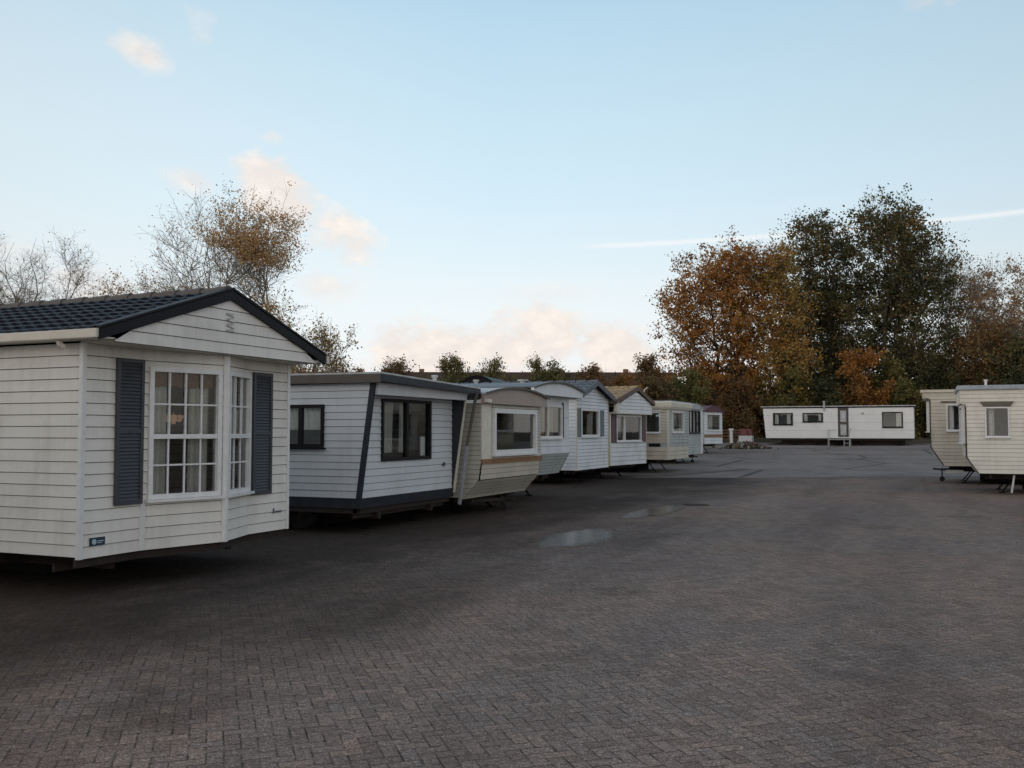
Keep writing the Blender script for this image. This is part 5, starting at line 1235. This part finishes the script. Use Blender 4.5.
tree('oak_tree', -8.6, 92.5, 22.3, [(0, 0, 15.0, 3.4, 5.5, 1), (-0.6, 0, 18.4, 2.8, 3.0, 1.4), (-1.6, 0, 10.5, 3.4, 5, 1), (1.6, 0, 10, 3.5, 5, 1), (-2.8, 0, 14.5, 2.2, 3.6, 1), (0, 0, 5.5, 4, 3, .8)], 'tall dark green oak with thin top, left of the tallest tree', 'tree', GT, 13, 0.36, 2, limbs=60, subs=8, twigs=5, leaves=34000, leaf=0.20, lm='green', clear=0.12, fill=380)
tree('oak_tree', -3.6, 92.3, 22.4, [(0.2, 0, 16.0, 4.2, 4.6, 1), (3.4, 0, 14.6, 3.3, 4.0, 1.3), (-1.0, 0, 10, 4, 5, 1), (3.0, 0, 9, 3.4, 4.6, 1), (-0.6, 0, 19.6, 2.7, 2.7, 1.1), (2.4, 0, 18.6, 2.6, 2.6, 1.2), (0.5, 0, 5.5, 4.2, 3, .8)], 'tallest tree, a broad dark green oak above the far white home', 'tree', GT, 14, 0.42, 2, limbs=76, subs=8, twigs=5, leaves=39000, leaf=0.20, lm='green', clear=0.12, fill=420)
tree('ash_tree', 2.2, 101.5, 18.6, [(0, 0, 12, 3.9, 5.8, 1), (0.6, 0, 7, 3.8, 4.4, .9)], 'brown half-bare tree with fine twigs just right of the tallest oak', 'tree', GT, 15, 0.28, 2, limbs=48, subs=9, twigs=9, leaves=14000, leaf=0.15, lm='brown', bark='bark_pale', twig_r=0.014, clear=0.15, twig_l=0.08, fill=120)
tree('birch_tree', 6.3, 94.4, 16.2, [(0, 0, 11.3, 3.8, 4.4, 1), (0.5, 0, 7, 3.8, 3.6, .8)], 'pale pinkish birch with fine twigs above the right-hand homes', 'tree', GT, 16, 0.24, 3, limbs=48, subs=9, twigs=8, leaves=17000, leaf=0.15, lm='pink', bark='bark_pale', twig_r=0.014, clear=0.2, twig_l=0.08, fill=160)
tree('maple_tree', 4.6, 90.2, 10.5, [(0, 0, 6.4, 3.4, 3.6, 1), (1.5, 0, 4, 3, 3, .8)], 'orange brown low tree in front of the pinkish birch, behind the beige home', 'tree', GT, 26, 0.2, 2, limbs=36, subs=7, twigs=5, leaves=14000, leaf=0.18, lm='brown', clear=0.1, fill=150)
tree('holly_tree', 6.6, 87.9, 8.6, [(0, 0, 5.0, 3.3, 3.6, 1), (-1.5, 0, 3, 2.8, 2.2, 1)], 'low dark green tree directly behind the right-hand homes under the pinkish birch', 'tree', GT, 17, 0.2, 3, limbs=44, subs=8, twigs=5, leaves=22800, leaf=0.196, lm='green', clear=0.08)
tree('willow_tree', -18.5, 79.3, 6.0, [(0, 0, 3.6, 2.0, 2.3, 1), (0, 0, 1.6, 2.2, 1.5, .8)], 'small olive yellow tree behind the last homes of the row', 'tree', GT, 18, 0.12, 4, limbs=30, subs=8, twigs=5, leaves=20900, leaf=0.140, lm='olive', clear=0.08)
def brushwood():
    """far mass of thicket closing the view under the tall trees"""
    rng = np.random.default_rng(99); n = 90000
    t = rng.random(n); x = -29.0 + 52.0 * t; y = 103.0 + 17.0 * t + rng.normal(size=n) * 1.6
    top = 6.2 + 1.3 * np.sin(x * 0.55) + 0.9 * np.sin(x * 1.3 + 1) + 0.5 * np.sin(x * 3.1); z = 1.1 + top * rng.random(n) ** 0.75
    c = np.stack([x, y, z], 1) + rng.normal(size=(n, 3)) * 0.25
    a = unit(rng, n); b_ = np.cross(a, unit(rng, n)); b_ /= np.linalg.norm(b_, axis=1, keepdims=True); s1 = (0.16 + 0.18 * rng.random(n))[:, None]
    V = np.stack([c - a * s1, c - b_ * s1 * .6, c + a * s1, c + b_ * s1 * .6], 1).reshape(-1, 3)
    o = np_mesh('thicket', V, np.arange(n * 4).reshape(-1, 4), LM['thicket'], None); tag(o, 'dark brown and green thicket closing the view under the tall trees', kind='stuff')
brushwood()
und = [(-15.0, 83.2, 5.0, 2.5, 'brown', 'russet bush below the orange oak'), (-11.1, 84.7, 6.4, 2.6, 'olive', 'olive bush behind the left windows of the far white home'),
       (-8.5, 85.8, 5.6, 2.2, 'green', 'dark green bush behind the flue pipe of the far white home'), (-5.4, 87.2, 8.2, 2.7, 'orange', 'bright orange young tree behind the door of the far white home'),
       (-2.8, 88.4, 6.9, 2.6, 'olive', 'olive brown bush behind the right end of the far white home'), (0.4, 89.8, 7.6, 2.8, 'green', 'dark bush right of the far white home'),
       (3.6, 91.2, 6.6, 2.8, 'brown', 'brown bush behind the gap left of the beige home')]
for i, (x, y, h, rd, lm, lab) in enumerate(und):
    tree('bush', x, y, h, [(0, 0, h * .55, rd, h * .42, 1), (0, 0, h * .25, rd * 1.1, h * .25, .8)], lab, 'bush', 'undergrowth bushes below the tall trees', 30 + i, 0.12, 4, limbs=32, subs=8, twigs=5, leaves=16150, leaf=0.182, lm=lm, clear=0.05)
tree('hawthorn_tree', -22.8, 81.7, 7.8, [(0, 0, 4.6, 1.8, 3.1, 1), (0, 0, 2.2, 2.0, 1.8, .7)], 'red-brown bushy tree just left of the orange oak', 'tree', GM, 19, 0.14, 3, limbs=32, subs=8, twigs=6, leaves=14250, leaf=0.140, lm='brown', clear=0.1)
# middle distance
def hedge():
    """overgrown hedge between the yard and the brick terrace"""
    rng = np.random.default_rng(5); n = 60000
    t = rng.random(n); x = -44.0 + 25.5 * t; y = 63.0 + 11.0 * t + rng.normal(size=n) * 1.0
    top = 4.6 + 0.5 * np.sin(x * 0.9) + 0.45 * np.sin(x * 2.1 + 1) + 0.25 * np.sin(x * 5.1); z = 0.7 + top * rng.random(n) ** 0.7
    c = np.stack([x, y, z], 1) + rng.normal(size=(n, 3)) * 0.22
    a = unit(rng, n); b_ = np.cross(a, unit(rng, n)); b_ /= np.linalg.norm(b_, axis=1, keepdims=True); s1 = (0.09 + 0.10 * rng.random(n))[:, None]
    V = np.stack([c - a * s1, c - b_ * s1 * .6, c + a * s1, c + b_ * s1 * .6], 1).reshape(-1, 3)
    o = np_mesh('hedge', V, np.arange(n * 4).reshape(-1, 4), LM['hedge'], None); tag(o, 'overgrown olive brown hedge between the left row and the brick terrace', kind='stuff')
hedge()
for i, (x, y, h, rd, lm, nl, lab) in enumerate([
        (-37.3, 62.3, 7.4, 1.6, 'brown', 5200, 'round brown twiggy tree, leftmost above the roofs of the left row'),
        (-33.6, 63.9, 7.0, 1.8, 'olive', 5600, 'yellow green tree second from the left above the roofs'),
        (-29.8, 65.5, 6.8, 1.6, 'olive', 4600, 'thin olive tree in the middle above the roofs'),
        (-26.8, 66.8, 6.6, 1.5, 'olive', 5600, 'green bushy tree right of the thin olive one'),
        (-23.1, 68.5, 6.9, 1.8, 'brown', 8000, 'brown orange bushy tree above the sandy tiled roof'),
        (-25.0, 67.7, 5.2, 1.4, 'green', 5000, 'low green bush between the taller bushy trees'),
        (-31.7, 64.8, 5.2, 1.6, 'green', 5000, 'low dark bush between the two left yellow green trees'),
        (-21.2, 69.4, 5.3, 1.4, 'orange', 5500, 'low orange bush above the ridge of the sandy tiled roof')]):
    tree('field_tree', x, y, h, [(0, 0, h * .70, rd * 1.0, h * .27, 1.6), (0, 0, h * .42, rd * 1.1, h * .26, 1)], lab, 'tree', GM, 50 + i, 0.10, 3, limbs=44, subs=8, twigs=6, leaves=int(nl * 2.2), leaf=0.12, lm=lm, clear=0.1)
# left bare trees
def lt(name, x, y, H, blobs, lab, seed, **k):
    d = dict(tr=0.15, stems=2, limbs=34, subs=7, twigs=7, leaf=0.085, lm='amber', bark='bark_pale', twig_r=0.0075, clear=0.3, twig_l=0.055, spread=0.6); d.update(k)
    tree(name, x, y, H, blobs, lab, 'tree', GLT, seed, **d)
lt('poplar_tree', -46.2, 36.5, 13.9, [(-.3, 0, 10, 2.1, 3.4, 1), (-1.2, 0, 6, 2.2, 3, .7)], 'bare grey tree cut by the left edge of the view', 70, limbs=58, twigs=10, leaves=900, lm='brown')
lt('poplar_tree', -43.3, 37.8, 12.4, [(0, 0, 9.4, 1.2, 2.6, 1), (-.3, 0, 7, 1.5, 2, .8)], 'slim bare tree, second from the left edge', 71, tr=0.12, stems=1, limbs=48, twigs=9, leaves=500, lm='brown')
lt('alder_tree', -44.2, 41.6, 11.3, [(0, 0, 9.4, 1.5, 1.6, 1), (0, 0, 7, 1.8, 2, .7)], 'low tree with tan leaves just above the black tiled roof, beside the slim bare tree', 72, stems=3, leaves=3800, leaf=0.10)
lt('alder_tree', -41.6, 42.6, 11.2, [(0, 0, 9.3, 1.9, 1.6, 1), (0, 0, 7, 2.2, 2, .7)], 'low twiggy tree just left of the tall pair above the black roof', 73, stems=3, leaves=2400, leaf=0.09)
lt('poplar_tree', -33.1, 36.8, 13.2, [(-.5, 0, 10.4, 2.2, 2.6, 1), (-.7, 0, 7.6, 2.0, 1.6, .5)], 'tall nearly leafless tree, left of the pair above the black roof', 74, stems=3, limbs=44, twigs=5, subs=6, twig_r=0.009, leaves=1500, leaf=0.075, clear=0.36)
lt('poplar_tree', -30.8, 36.7, 13.4, [(0.7, 0, 11.1, 2.2, 2.0, 1), (2.2, 0, 10.4, 1.7, 1.3, .9), (0.2, 0, 9.4, 1.4, 1.6, .3)], 'tall tree with orange leafy top, right of the pair above the black roof', 75, tr=0.17, stems=3, lean=(0.7, 0), limbs=48, twigs=5, subs=7, twig_r=0.009, leaves=12500, leaf=0.08, clear=0.45, leafzone=[(1.3, 12.0, 2.0, 1.7), (2.6, 10.9, 1.8, 1.4)])
lt('willow_tree', -26.8, 34.1, 7.9, [(0.2, 0, 6.4, 1.2, 1.3, 1), (0.6, 0, 5.0, 1.4, 1.3, .8)], 'yellow green small tree behind the gable of the nearest home', 76, tr=0.12, leaves=4600, lm='yellow', clear=0.2)
lt('willow_tree', -27.1, 36.1, 7.7, [(2.5, 0, 6.3, 1.2, 1.1, 1), (1.2, 0, 4.9, 1.5, 1.2, .8), (2.0, 0, 4.0, 1.4, 1.0, .6)], 'leaning small tree with sparse olive leaves right of the nearest gable', 77, tr=0.12, lean=(2.4, 0), leaves=4600, lm='yellow', clear=0.15)
lt('hawthorn_tree', -28.3, 42.2, 5.4, [(0, 0, 4.4, 1.0, 1.2, 1), (0, 0, 2.5, 1.2, 1.4, .8)], 'small bush behind the roof corner right of the nearest gable', 78, tr=0.08, stems=3, limbs=24, leaves=3400, lm='brown', clear=0.1)
